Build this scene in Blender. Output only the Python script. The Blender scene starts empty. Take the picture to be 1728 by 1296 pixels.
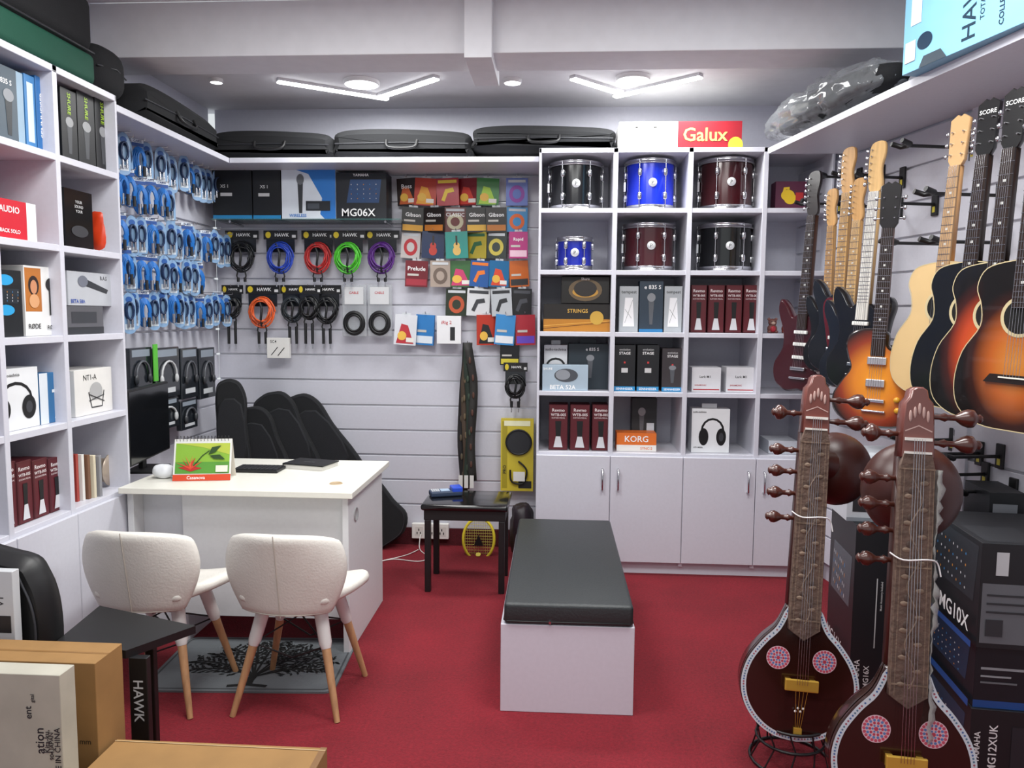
import bpy, bmesh, math, random
from mathutils import Vector, Matrix, noise
V=Vector; PI=math.pi; rnd=random.Random(5)
sc=bpy.context.scene; LC=sc.collection
sc.view_settings.view_transform='Standard'
F=1300.; A=math.radians(3.43); PT=math.radians(5.15); RO=math.radians(.45)
MC=Matrix.Rotation(A,3,'Z')@Matrix.Rotation(PI/2-PT,3,'X')@Matrix.Rotation(RO,3,'Z')
CP=V((0,0,1.5))
def ray(x,y): return MC@V((x-864,648-y,-F))
def onY(x,y,Y): d=ray(x,y); return CP+d*(Y/d.y)
def onX(x,y,X): d=ray(x,y); return CP+d*(X/d.x)
def onZ(x,y,Z): d=ray(x,y); return CP+d*((Z-1.5)/d.z)
cam=bpy.data.objects.new('camera',bpy.data.cameras.new('camera')); LC.objects.link(cam)
cam.matrix_world=Matrix.Translation(CP)@MC.to_4x4(); cam.data.sensor_width=36; cam.data.lens=F/1728*36; cam.data.clip_start=.02
sc.camera=cam
# ---------------------------------------------------------------- materials
def lin(h): return tuple((x/12.92 if x<.04045 else ((x+.055)/1.055)**2.4) for x in [int(h[i:i+2],16)/255 for i in (0,2,4)])+(1,)
MT={}
def m(h,r=.5,me=0,k=''):
    key=(h,r,me,k)
    if key in MT: return MT[key]
    M=bpy.data.materials.new('mat_%s_%s'%(k or 'plain',h)); M.use_nodes=True; n=M.node_tree.nodes; l=M.node_tree.links
    b=n['Principled BSDF']; b.inputs['Roughness'].default_value=r; b.inputs['Metallic'].default_value=me
    c=lin(h); tc=n.new('ShaderNodeTexCoord'); nz=n.new('ShaderNodeTexNoise'); l.new(tc.outputs['Object'],nz.inputs['Vector'])
    cr=n.new('ShaderNodeValToRGB'); l.new(cr.outputs['Color'],b.inputs['Base Color'])
    if k=='carpet':
        n3=n.new('ShaderNodeTexNoise'); n3.inputs['Scale'].default_value=2.4; n3.inputs['Detail'].default_value=6; l.new(tc.outputs['Object'],n3.inputs['Vector'])
        mx_=n.new('ShaderNodeMath'); mx_.operation='MULTIPLY_ADD'; mx_.inputs[1].default_value=.3; l.new(n3.outputs['Fac'],mx_.inputs[0])
        m2=n.new('ShaderNodeMath'); m2.operation='MULTIPLY'; m2.inputs[1].default_value=.7; l.new(nz.outputs['Fac'],m2.inputs[0]); l.new(m2.outputs[0],mx_.inputs[2]); l.new(mx_.outputs[0],cr.inputs['Fac'])
    else: l.new(nz.outputs['Fac'],cr.inputs['Fac'])
    e=cr.color_ramp.elements; e[0].position=.3; e[1].position=.7; d=.95; nz.inputs['Scale'].default_value=14
    if k=='carpet': d=.42; nz.inputs['Scale'].default_value=80; nz.inputs['Detail'].default_value=7; nz.inputs['Roughness'].default_value=.8; e[0].position=.36; e[1].position=.66
    if k=='wood': d=.72; mp=n.new('ShaderNodeMapping'); mp.inputs['Scale'].default_value=(30,30,2.5); l.new(tc.outputs['Object'],mp.inputs['Vector']); l.new(mp.outputs['Vector'],nz.inputs['Vector']); nz.inputs['Scale'].default_value=2
    if k=='lam': nz.inputs['Scale'].default_value=60; d=.965
    if k=='card': nz.inputs['Scale'].default_value=9; nz.inputs['Detail'].default_value=6; d=.82
    if k in('leather','carpet','fabric','carved'):
        bp=n.new('ShaderNodeBump'); bp.inputs['Strength'].default_value=.9 if k in('carpet','carved') else .25; bp.inputs['Distance'].default_value=.004
        n2=n.new('ShaderNodeTexNoise'); n2.inputs['Scale'].default_value={'leather':120,'carved':70,'carpet':160}.get(k,300); l.new(tc.outputs['Object'],n2.inputs['Vector']); l.new(n2.outputs['Fac'],bp.inputs['Height']); l.new(bp.outputs['Normal'],b.inputs['Normal'])
    if k=='carved': d=.6; nz.inputs['Scale'].default_value=50
    e[0].color=(c[0]*d,c[1]*d,c[2]*d,1); e[1].color=c
    if k=='coat': b.inputs['Coat Weight'].default_value=.5; b.inputs['Coat Roughness'].default_value=.1
    if k.startswith('glow'): b.inputs['Emission Color'].default_value=c; b.inputs['Emission Strength'].default_value=float(k[4:])
    if k=='clear': b.inputs['Alpha'].default_value=.38; b.inputs['Coat Weight'].default_value=.5
    if k=='film': b.inputs['Alpha'].default_value=.13; b.inputs['Coat Weight'].default_value=.6
    MT[key]=M; return M
def burst(name,cols,zc,a,bb):
    M=bpy.data.materials.new(name); M.use_nodes=True; n=M.node_tree.nodes; l=M.node_tree.links; b=n['Principled BSDF']
    b.inputs['Roughness'].default_value=.3; b.inputs['Coat Weight'].default_value=.35
    tc=n.new('ShaderNodeTexCoord'); mp=n.new('ShaderNodeMapping'); l.new(tc.outputs['Object'],mp.inputs['Vector'])
    mp.inputs['Location'].default_value=(0,0,-zc/bb); mp.inputs['Scale'].default_value=(1/a,0,1/bb)
    ln=n.new('ShaderNodeVectorMath'); ln.operation='LENGTH'; l.new(mp.outputs['Vector'],ln.inputs[0])
    cr=n.new('ShaderNodeValToRGB'); l.new(ln.outputs['Value'],cr.inputs['Fac']); l.new(cr.outputs['Color'],b.inputs['Base Color'])
    e=cr.color_ramp.elements; e[0].position=cols[0][0]; e[0].color=lin(cols[0][1]); e[1].position=cols[-1][0]; e[1].color=lin(cols[-1][1])
    for p,c in cols[1:-1]: x=e.new(p); x.color=lin(c)
    return M
LAM=m('d2d2dc',.35,0,'lam'); LAM2=m('c8c8d4',.4,0,'lam'); WHT=m('f0efee',.5); BLK=m('141416',.45); BLKG=m('0c0c0e',.15,0,'coat'); CHR=m('c8c8cc',.18,1); DK=m('1c1d20',.6); FAB=m('17181b',.9,0,'fabric'); GOLD=m('d8ae48',.35,.5)
# ---------------------------------------------------------------- mesh builder
TX={}
def txt(st):
    if st not in TX:
        c=bpy.data.curves.new('t','FONT'); c.body=st; c.resolution_u=2; c.offset=.012; ob=bpy.data.objects.new('t',c)
        me=bpy.data.meshes.new_from_object(ob); vs=[v.co.copy() for v in me.vertices]; fs=[list(p.vertices) for p in me.polygons]
        if not vs: TX[st]=([],[],1,1)
        else:
            x0=min(v.x for v in vs);x1=max(v.x for v in vs);y0=min(v.y for v in vs);y1=max(v.y for v in vs)
            TX[st]=([(v.x-(x0+x1)/2,v.y-(y0+y1)/2) for v in vs],fs,x1-x0,y1-y0)
        bpy.data.objects.remove(ob); bpy.data.curves.remove(c); bpy.data.meshes.remove(me)
    return TX[st]
def cat_rom(P,n=5,closed=True):
    out=[];N=len(P)
    for i in range(N if closed else N-1):
        g=lambda k:P[k%N] if closed else P[max(0,min(N-1,k))]
        a,b,c,d=g(i-1),g(i),g(i+1),g(i+2)
        for j in range(n):
            t=j/n; out.append(tuple(.5*((2*b[q])+(-a[q]+c[q])*t+(2*a[q]-5*b[q]+4*c[q]-d[q])*t*t+(-a[q]+3*b[q]-3*c[q]+d[q])*t**3) for q in range(len(b))))
    if not closed: out.append(tuple(P[-1]))
    return out
class MB:
    def __init__(s,T=None): s.v=[];s.f=[];s.mi=[];s.sm=[];s.M=[];s.T=T
    def add(s,vs,fs,mt,sm=0):
        if mt not in s.M: s.M.append(mt)
        i=s.M.index(mt);o=len(s.v)
        vs=[s.T@V(v) for v in vs] if s.T else vs
        s.v+=[tuple(v) for v in vs]; s.f+=[[a+o for a in f] for f in fs]; s.mi+=[i]*len(fs); s.sm+=[bool(sm)]*len(fs); return s
    def box(s,x0,y0,z0,x1,y1,z1,mt,b=0,seg=2):
        if b<=0:
            return s.add([(x0,y0,z0),(x1,y0,z0),(x1,y1,z0),(x0,y1,z0),(x0,y0,z1),(x1,y0,z1),(x1,y1,z1),(x0,y1,z1)],[(0,3,2,1),(4,5,6,7),(0,1,5,4),(1,2,6,5),(2,3,7,6),(3,0,4,7)],mt)
        bm=bmesh.new(); bmesh.ops.create_cube(bm,size=1)
        for v in bm.verts: v.co=V(((x0+x1)/2+v.co.x*(x1-x0),(y0+y1)/2+v.co.y*(y1-y0),(z0+z1)/2+v.co.z*(z1-z0)))
        bmesh.ops.bevel(bm,geom=bm.edges[:],offset=b,segments=seg,profile=.5,affect='EDGES')
        bm.verts.index_update(); s.add([v.co.copy() for v in bm.verts],[[v.index for v in f.verts] for f in bm.faces],mt,seg>2); bm.free(); return s
    def tube(s,pts,r,mt,n=8,cl=0):
        pts=[V(p) for p in pts];N=len(pts); rs=r if isinstance(r,(list,tuple)) else [r]*N; vs=[];fs=[]; pn=None
        for i,p in enumerate(pts):
            if cl: t=pts[(i+1)%N]-pts[i-1]
            else: t=pts[min(N-1,i+1)]-pts[max(0,i-1)]
            t=t.normalized() if t.length>1e-9 else V((0,0,1))
            if pn is None: pn=t.orthogonal().normalized()
            else:
                pn=pn-t*pn.dot(t); pn=pn.normalized() if pn.length>1e-6 else t.orthogonal().normalized()
            bn=t.cross(pn)
            for k in range(n):
                a=2*PI*k/n; vs.append(p+pn*math.cos(a)*rs[i]+bn*math.sin(a)*rs[i])
        for i in range(N if cl else N-1):
            j=(i+1)%N
            for k in range(n): fs.append((i*n+k,i*n+(k+1)%n,j*n+(k+1)%n,j*n+k))
        s.add(vs,fs,mt,1)
        if not cl: s.add(vs[:n],[list(range(n))[::-1]],mt); s.add(vs[-n:],[list(range(n))],mt)
        return s
    def lathe(s,pf,mt,T=None,n=28):
        T=T or Matrix(); vs=[];fs=[]
        for r,z in pf:
            for k in range(n): a=2*PI*k/n; vs.append(T@V((r*math.cos(a),r*math.sin(a),z)))
        for i in range(len(pf)-1):
            for k in range(n): fs.append((i*n+k,i*n+(k+1)%n,(i+1)*n+(k+1)%n,(i+1)*n+k))
        return s.add(vs,fs,mt,1)
    def sq(s,c,rr,mt,e1=1,e2=1,T=None,nu=28,nv=14,dis=0,fr=18):
        T=T or Matrix(); vs=[];fs=[]; pw=lambda x,e: math.copysign(abs(x)**e,x)
        for i in range(nv+1):
            p=-PI/2+PI*i/nv
            for k in range(nu):
                a=2*PI*k/nu; q=V((pw(math.cos(p),e1)*pw(math.cos(a),e2)*rr[0],pw(math.cos(p),e1)*pw(math.sin(a),e2)*rr[1],pw(math.sin(p),e1)*rr[2]))
                if dis: q+=q.normalized()*dis*noise.noise(q*fr)+q.normalized()*dis*.6*noise.noise(q*fr*2.5)
                vs.append(T@(V(c)+q))
        for i in range(nv):
            for k in range(nu): fs.append((i*nu+k,i*nu+(k+1)%nu,(i+1)*nu+(k+1)%nu,(i+1)*nu+k))
        return s.add(vs,fs,mt,1)
    def prism(s,ol,y0,y1,mt,ms=None,b=0):
        N=len(ol); cx=sum(p[0] for p in ol)/N; cz=sum(p[1] for p in ol)/N
        def ring(y,k): 
            if not k: return [(x,y,z) for x,z in ol]
            o=[]
            for i in range(N):
                a,c=ol[i-1],ol[(i+1)%N]; tx,tz=c[0]-a[0],c[1]-a[1]; L=math.hypot(tx,tz) or 1; nx,nz=tz/L,-tx/L
                if nx*(ol[i][0]-cx)+nz*(ol[i][1]-cz)>0: nx,nz=-nx,-nz
                o.append((ol[i][0]+nx*k,y,ol[i][1]+nz*k))
            return o
        rs=[ring(y0,b),ring(y0+b,0),ring(y1-b,0),ring(y1,b)] if b else [ring(y0,0),ring(y1,0)]
        vs=sum(rs,[]); fs=[]
        for j in range(len(rs)-1):
            for i in range(N): fs.append((j*N+i,j*N+(i+1)%N,(j+1)*N+(i+1)%N,(j+1)*N+i))
        s.add(vs,fs,ms or mt,b>0 or N>12)
        s.add(rs[0],[list(range(N))],mt); s.add(rs[-1],[list(range(N))[::-1]],ms or mt); return s
    def text(s,st,cx,cz,h,maxw,mt,y,rot=0,T=None):
        vs,fs,w,hh=txt(st)
        if not vs: return s
        k=min(h/hh,maxw/w); c,sn=math.cos(rot),math.sin(rot); T=T or Matrix()
        return s.add([T@V((cx+k*(x*c-z*sn),y,cz+k*(x*sn+z*c))) for x,z in vs],fs,mt)
    def stroke(s,pts,w,mt,y,T=None,cl=0):
        T=T or Matrix(); N=len(pts); vs=[]
        for i in range(N):
            a=pts[(i-1)%N] if cl else pts[max(0,i-1)]; b=pts[(i+1)%N] if cl else pts[min(N-1,i+1)]
            tx,tz=b[0]-a[0],b[1]-a[1]; L=math.hypot(tx,tz) or 1
            vs+=[T@V((pts[i][0]-tz/L*w/2,y,pts[i][1]+tx/L*w/2)),T@V((pts[i][0]+tz/L*w/2,y,pts[i][1]-tx/L*w/2))]
        return s.add(vs,[(2*i,2*i+1,(2*i+3)%(2*N),(2*i+2)%(2*N)) for i in range(N if cl else N-1)],mt)
    def gfx(s,W,H,gs,T=None):
        T=T or Matrix(); k=0
        for g in gs:
            k+=1; y=-.0005*k; t=g[0]; mt=m(g[-1],.45) if t!='t' else m(g[6],.45)
            if t=='r': s.add([T@V((g[1]*W,y,g[2]*H)),T@V((g[3]*W,y,g[2]*H)),T@V((g[3]*W,y,g[4]*H)),T@V((g[1]*W,y,g[4]*H))],[(0,1,2,3)],mt)
            elif t=='e': s.add([T@V((g[1]*W+g[3]*W*math.cos(a*PI/10),y,g[2]*H+g[4]*H*math.sin(a*PI/10))) for a in range(20)],[list(range(20))],mt)
            elif t=='p': s.add([T@V((u*W,y,v*H)) for u,v in g[1]],[list(range(len(g[1])))],mt)
            elif t=='c': s.stroke([(u*W,v*H) for u,v in g[1]],g[2],mt,y,T)
            elif t=='t':
                rot=g[7] if len(g)>7 else 0
                s.text(g[5],g[1]*W,g[2]*H,g[3]*(W if rot else H),g[4]*(H if rot else W),mt,y,rot,T)
        return s
    def build(s,name,par=None,loc=(0,0,0),rz=0,sub=0,sol=0,**tg):
        me=bpy.data.meshes.new(name); me.from_pydata(s.v,[],s.f)
        for x in s.M: me.materials.append(x)
        me.polygons.foreach_set('material_index',s.mi); me.polygons.foreach_set('use_smooth',s.sm); me.update()
        o=bpy.data.objects.new(name,me); LC.objects.link(o); o.location=loc; o.rotation_euler=(0,0,rz)
        if par: o.parent=par
        if sol: q=o.modifiers.new('sol','SOLIDIFY'); q.thickness=sol; q.offset=0
        if sub: q=o.modifiers.new('sub','SUBSURF'); q.levels=sub; q.render_levels=sub
        tag(o,**tg); return o
def tag(o,label=None,cat=None,group=None,kind=None):
    if label:o['label']=label
    if cat:o['category']=cat
    if group:o['group']=group
    if kind:o['kind']=kind
def E(name,label,cat,loc=(0,0,0),rz=0,group=None,M=None):
    o=bpy.data.objects.new(name,None); o.empty_display_size=.05; LC.objects.link(o)
    if M is not None: o.matrix_world=M
    else: o.location=loc; o.rotation_euler=(0,0,rz)
    tag(o,label,cat,group); return o
def dup(root,loc=None,rz=0,label=None):
    r=root.copy(); LC.objects.link(r); r.location=loc; r.rotation_euler=(0,0,rz); r['label']=label
    for ch in list(root.children):
        c=ch.copy(); LC.objects.link(c); c.parent=r
        for g in ch.children:
            d=g.copy(); LC.objects.link(d); d.parent=c
    return r
def FR(top,bot,nrm,L):
    z=(top-bot); k=z.length/L; z.normalize(); y=-V(nrm); y=(y-z*y.dot(z)).normalized(); x=y.cross(z)
    M=Matrix((x*k,y*k,z*k)).transposed().to_4x4(); M.translation=bot; return M
ORD=['leftmost','second','third','fourth','fifth','sixth','seventh','eighth','ninth','tenth','eleventh','twelfth','thirteenth','fourteenth','fifteenth','sixteenth','seventeenth']
def RZ(a): return Matrix.Rotation(a,4,'Z')
def TL(*a): return Matrix.Translation(V(a))
ST=dict(kind='structure')
# ---------------------------------------------------------------- calibrated planes
YC=4.41; YB=4.88
ZS=[onY(1090,y,YC).z for y in (769,666,565,460,355)]; ZT=onY(1090,250,YC).z+.003; ZW=ZT-.035; TB=.026
XU=sum(q.x for q in (onZ(198,301,ZS[4]),onZ(197,157,ZT),onZ(98,112,ZT)))/3
XL=XU-.28
TT=math.atan(.19); XR=1.425
TR=TL(XR,YB,0)@RZ(TT-PI/2); NR=V((-math.cos(TT),-math.sin(TT),0))
def onR(x,y,off=0):
    d=ray(x,y); p0=V((XR,YB,0))+NR*off; return CP+d*((p0-CP).dot(NR)/d.dot(NR))
le=onX(205,400,XU).y
# ---------------------------------------------------------------- room shell
MB().box(-3,-1.5,-.05,3.2,5.1,0,m('8e1828',.95,0,'carpet')).build('floor',**ST)
def slats(T,L,z0,z1):
    w=MB(T); w.box(0,.03,0,L,.13,3,LAM2); z=z0; al=m('e6e6ea',.3,.3)
    while z+.15<=z1+.03:
        w.box(0,0,z,L,.03,z+.15,LAM,.002,1); w.box(0,.016,z+.15,L,.03,z+.161,al); z+=.161
    return w
slats(TL(XL,YB,0),1.15-XL,.11,2.40).build('wall_back',**ST)
MB().box(1.15,YB+.03,0,2.3,YB+.13,3,LAM2).build('wall_back',**ST)
slats(TL(XL,le,0)@RZ(PI/2),YB-le,.11,2.40).build('wall_left',**ST)
MB().box(XU-.51,-1.5,0,XU-.40,le,3,LAM2).build('wall_left',**ST)
w=slats(TR,3.6,.11,2.40); w.box(1.52,-.012,.1,1.6,0,2.45,LAM); w.build('wall_right',**ST)
MB().box(3.2,-1.5,0,3.3,2.2,3,LAM2).build('wall_right',**ST)
MB().box(XL,YB-.012,0,1.15,YB,.11,m('5c0f1c',.9,0,'carpet')).build('baseboard_back',**ST)
CE=m('e2e2e6',.8)
MB().box(XU-.51,-1.5,2.95,3.3,3.66,3.0,m('e4e4e8',.8)).build('ceiling',**ST)
MB().box(XU-.51,3.9,2.78,2.3,5.0,2.86,m('d4d4d8',.8)).build('ceiling',**ST)
MB().box(XU-.51,3.66,2.70,2.3,3.93,2.95,CE,.004).build('trim_1',**ST)
a=onY(783,60,3.58); b=onY(830,60,3.58)
MB().box(a.x,3.58,2.655,b.x,4.02,2.95,CE,.003).build('trim_2',**ST)
zc=2.78
for (x0,y0,x1,y1,d) in ((468,135,655,165,'left half of the left chevron'),(640,162,737,130,'right half of the left chevron'),(966,130,1056,158,'left half of the right chevron'),(1037,161,1183,127,'right half of the right chevron')):
    p,q=onZ(x0,y0,zc-.01),onZ(x1,y1,zc-.01); p.z=q.z=0; L=(q-p).length; an=math.atan2((q-p).y,(q-p).x)
    b_=MB(); b_.box(0,-.022,-.006,L,.022,.01,m('d8d8dc',.4)); b_.box(.002,-.019,-.014,L-.002,.019,-.006,m('ffffff',.4,0,'glow12'))
    b_.build('strip_light',loc=(p.x,p.y,zc-.01),rz=an,label='thin glowing white ceiling strip, '+d,cat='light',group='ceiling strip lights')
for px,py,r,d in ((365,133,.035,'small round downlight at the far left of the recess'),(610,137,.1,'large round ceiling light inside the left chevron'),(865,134,.05,'small round downlight beside the ceiling drop box'),(1068,130,.095,'large round ceiling light above the right chevron')):
    p=onZ(px,py,zc); t=E('downlight','glowing '+d,'light',(p.x,p.y,zc-.02))
    MB().lathe([(r,.02),(r,0),(r*.92,-.003),(r*.9,.0)],m('e8e8ea',.4)).build('rim',t)
    MB().lathe([(r*.9,.002),(0.0,-.004)],m('ffffff',.4,0,'glow12')).build('diffuser',t)
def area(loc,sx,sy,e,rot=(0,0,0),c=(.99,1,.98)):
    l=bpy.data.lights.new('lamp','AREA'); l.shape='RECTANGLE'; l.size=sx; l.size_y=sy; l.energy=e; l.color=c; o=bpy.data.objects.new('lamp',l); o.location=loc; o.rotation_euler=rot; LC.objects.link(o)
area((-.9,2.3,2.93),.8,.8,42); area((.6,2.3,2.93),.8,.8,42); area((-.2,.6,2.93),2.0,1.0,36)  # unseen ceiling lamps, added to light the front of the room
area((-.95,4.2,2.75),.8,.3,20); area((.45,4.2,2.75),.8,.3,20)
W=bpy.data.worlds.new('world'); sc.world=W; W.use_nodes=True; W.node_tree.nodes['Background'].inputs[0].default_value=(.92,.97,1,1); W.node_tree.nodes['Background'].inputs[1].default_value=.78
# ---------------------------------------------------------------- cabinets
def cabinet(name,label,T,xs,D,doors):
    t=E(name,label,'shelving',M=T); b=MB(); W_=xs[-1]
    for x in xs: b.box(max(0,x-TB/2) if x>0 else 0,0,.05,(x+TB/2) if x<W_ else W_,D,ZT,LAM,.0015,1)
    b.box(0,0,ZT-TB,W_,D,ZT,LAM,.0015,1)
    for z in ZS: b.box(0,.002,z-TB/2,W_,D,z+TB/2,LAM,.0015,1)
    b.box(0,D-.012,.05,W_,D,ZT,LAM2); b.box(0,.02,.0,W_,.04,.07,LAM)
    b.build('body',t)
    for i,(x0,x1,hs) in enumerate(doors):
        d=MB(); d.box(x0+.002,-.018,.075,x1-.002,0,ZS[0]-.004,LAM,.002,1); d=d.build('door',t)
        if hs:
            hx=x1-.045 if hs>0 else x0+.045; h=MB(); h.tube([(hx,-.018,.62),(hx,-.045,.615),(hx,-.045,.505),(hx,-.018,.50)],.006,CHR); h.build('handle',d)
    return t
c0=onY(907,560,YC).x; cx=[0]+[onY(p,400,YC).x-c0 for p in (1037,1163,1289)]; cx.append(1.5-c0)
cabinet('shelf_cabinet','white cubby shelving with cupboard doors on the back wall',TL(c0,YC,0),cx,.44,[(cx[0],cx[1],1),(cx[1],cx[2],-1),(cx[2],cx[3],1),(cx[3],cx[4],-1)])
lm=onX(104,400,XU).y; ln_=onX(-5,400,XU).y; Y0=ln_-.42
ux=[0,ln_-Y0,lm-Y0,le-Y0]
cabinet('shelf_cabinet','tall white cubby shelving on the left wall with stacked product boxes',TL(XU,Y0,0)@RZ(PI/2),ux,.38,[(ux[0],ux[1],0),(ux[1],ux[2],0),(ux[2],ux[3],0)])
MB().box(XL,le+.003,ZW-.03,XU,YB,ZW,LAM,.002,1).build('wall_shelf',label='white shelf board high on the left wall above cable packs',cat='shelf')
MB().box(XU+.003,4.46,ZW-.03,c0-.003,YB,ZW,LAM,.002,1).build('wall_shelf',label='long white shelf board on the back wall carrying black cases',cat='shelf')
p0=onZ(1296,250,ZW);p1=onZ(1505,149,ZW);p2=onZ(1728,47,ZW); dd=(p2-p1).normalized()
pe=p2+dd*.8; wl=lambda Y:V((XR+.19*(YB-Y),Y,0))
MB().add([(q[0],q[1],z) for z in (ZW-.03,ZW) for q in (p0,p1,p2,pe,wl(pe.y),wl(p0.y))],[(0,1,2,3,4,5)[::-1],(6,7,8,9,10,11)]+[(i,(i+1)%6,(i+1)%6+6,i+6) for i in range(6)],LAM).build('wall_shelf',label='white shelf board high on the right wall above guitars',cat='shelf')
# ---------------------------------------------------------------- cartons
def carton(name,label,cat,P,W_,D,H,rz,base,f=(),r=(),l=(),t=(),group=None,tab=0,rough=.45,k=''):
    b=MB(); bm_=m(base,rough,0,k); b.box(0,0,0,W_,D,H,bm_,.0012,1)
    b.gfx(W_,H,f); b.gfx(D,H,r,TL(W_,0,0)@RZ(PI/2)); b.gfx(D,H,l,TL(0,D,0)@RZ(-PI/2)); b.gfx(W_,D,t,TL(0,0,H)@Matrix.Rotation(-PI/2,4,'X'))
    if tab: b.box(W_*.3,D*.45,H,W_*.7,D*.5,H+.025,bm_)
    return b.build(name,loc=P,rz=rz,label=label,cat=cat,group=group)
def cb(px0,px1,pt,row,name,label,base,f=(),Y=4.47,D=.2,z=None,cat='box',**k):
    z0=(ZS[row]+TB/2+.001) if z is None else z; pm=pt+40
    a,b=onY(px0,pm,Y),onY(px1,pm,Y); H=onY((px0+px1)/2,pt,Y).z-z0
    return carton(name,label,cat,(a.x,Y,z0),b.x-a.x,D,H,0,base,f,**k)
def lb(px0,px1,pt,row,name,label,base,f=(),X=None,D=.16,z=None,cat='box',**k):
    X=XU-.05 if X is None else X
    z0=(ZS[row]+TB/2+.001) if z is None else z; pm=pt+60
    a,b=onX(px0,pm,X),onX(px1,pm,X); H=onX((px0+px1)/2,pt,X).z-z0
    return carton(name,label,cat,(X,a.y,z0),b.y-a.y,D,H,PI/2,base,f,**k)
def mic(u,v,w,h,c='5a5d63',hc='8a8d92'): return [('p',[(u-w*.34,v+h*.3),(u+w*.34,v+h*.3),(u+w*.18,v-h*.5),(u-w*.18,v-h*.5)],c),('e',u,v+h*.38,w*.5,h*.14,hc)]
def phones(u,v,w,h,c='111113'):
    return [('c',[(u+w*.42*math.cos(a*PI/8),v+h*.05+h*.42*math.sin(a*PI/8)) for a in range(9)],.012,c),('e',u-w*.34,v-h*.15,w*.19,h*.3,c),('e',u+w*.34,v-h*.15,w*.19,h*.3,c),('e',u+w*.34,v-h*.15,w*.09,h*.15,'3c3d42')]
def ped(tx='Revmo'): return [('t',.5,.88,.07,.75,tx,'f0e8e8'),('t',.5,.78,.06,.8,'WTB-005','f0e8e8'),('t',.5,.71,.03,.8,'SUSTAIN PEDAL','e0d0d0'),('p',[(.34,.64),(.66,.64),(.62,.3),(.38,.3)],'121214'),('p',[(.38,.3),(.62,.3),(.74,.06),(.26,.06)],'d8d8dc'),('c',[(.02,.01),(.98,.01),(.98,.99),(.02,.99),(.02,.01)],.002,'3a0c14')]
def mixer(u0,v0,u1,v1,c='2a3b52',n=5):
    g=[('p',[(u0,v0),(u1-.05,v0),(u1,v1),(u0+.08,v1)],c)]
    for i in range(n):
        for j in range(4): g.append(('e',u0+(u1-u0)*(.14+.72*i/(n-1)),v0+(v1-v0)*(.18+.2*j),.009,.013,['b8bcc2','c08030','3a80b8','c8c8ca'][(i+j)%4]))
    return g
cb(917,1032,513,2,'product_box','black and gold box with guitar strings photo under a microphone box','1a1512',[('r',0,.0,1,.45,'b97a22'),('c',[(0,.1),(1,.35)],.003,'5a3008'),('c',[(0,.2),(1,.4)],.003,'e8b050'),('e',.78,.5,.1,.25,'caa040'),('t',.5,.75,.14,.4,'STRINGS','e0b050')])
cb(947,1028,467,2,'product_box','black box with round microphone picture, on the gold strings box','15120f',[('e',.5,.5,.35,.42,'6d5a40'),('e',.5,.42,.27,.2,'c9963c'),('e',.5,.55,.24,.3,'2b2522'),('t',.5,.92,.1,.5,'Shure','f0f0f0')],z=onY(970,512,4.47).z+.001)
for a,b,d in ((1045,1077,'left'),(1121,1151,'right')):
    cb(a,b,483,2,'product_box','slim clear and white pack standing on the %s of the dark blue box'%d,'b4b9bd',[('t',.5,.86,.1,.8,'tempest','333333'),('p',[(.3,.75),(.7,.75),(.8,.12),(.2,.12)],'f4f4f6'),('c',[(.3,.2),(.7,.7)],.002,'888888'),('c',[(.3,.5),(.65,.3)],.002,'888888')],D=.08)
cb(1079,1119,474,2,'product_box','dark blue grey microphone box between two white packs','2b3a49',[('t',.55,.88,.08,.7,'e 835 S','ffffff')]+mic(.5,.45,.35,.6)+[('r',0,0,1,.06,'2d7fb8')],D=.1)
for i,(a,b) in enumerate(((1166,1192),(1195,1222),(1225,1252),(1255,1282))):
    cb(a,b,481,2,'pedal_box','maroon sustain pedal box, %s of four on the third shelf'%ORD[i],'5c1822',ped(),D=.14,group='maroon pedal boxes in the wall cabinet')
for i,(a,b) in enumerate(((926,958),(962,995),(999,1029))):
    cb(a,b,683,0,'pedal_box','maroon sustain pedal box, %s of three on the bottom shelf'%ORD[i],'5c1822',ped(),D=.14,group='maroon pedal boxes in the wall cabinet')
cb(918,957,582,1,'headphone_box','white box end with headphone picture behind the blue grey box','dfe0e4',[('t',.5,.9,.06,.9,'audio-technica','222222')]+phones(.5,.5,.9,.4),Y=4.55,D=.12,tab=1)
cb(959,1026,580,1,'product_box','dark microphone box behind the blue grey drum microphone box','243039',[('t',.6,.88,.07,.6,'e 835 S','ffffff')]+mic(.55,.5,.2,.5),Y=4.54,D=.12,tab=1)
cb(915,992,616,1,'product_box','pale blue grey box with drum microphone picture, bottom left','a9bccb',[('t',.45,.14,.17,.8,'BETA 52A','ffffff'),('e',.52,.6,.26,.26,'4a4e55'),('e',.45,.62,.16,.2,'8f949c'),('t',.12,.85,.1,.2,'SHURE','ffffff')],Y=4.43,D=.09)
for i,(a,b) in enumerate(((1036,1072),(1075,1112),(1117,1152))):
    cb(a,b,582 if i<2 else 588,1,'microphone_box','black stage microphone box, %s of three on the fourth shelf'%ORD[i],'191b1f' if i<2 else '3a3437',[('t',.5,.9,.045,.8,'evolution','c8c8c8'),('t',.5,.82,.06,.8,'STAGE','ffffff'),('r',.46,.6,.54,.64,'d84040')]+(mic(.5,.4,.35,.4) if i==2 else [('r',.35,.4,.65,.5,'d8d8d8')])+[('r',0,0,1,.1,'2c8fc8'),('t',.5,.05,.05,.8,'SENNHEISER','ffffff')],D=.12)
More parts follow.
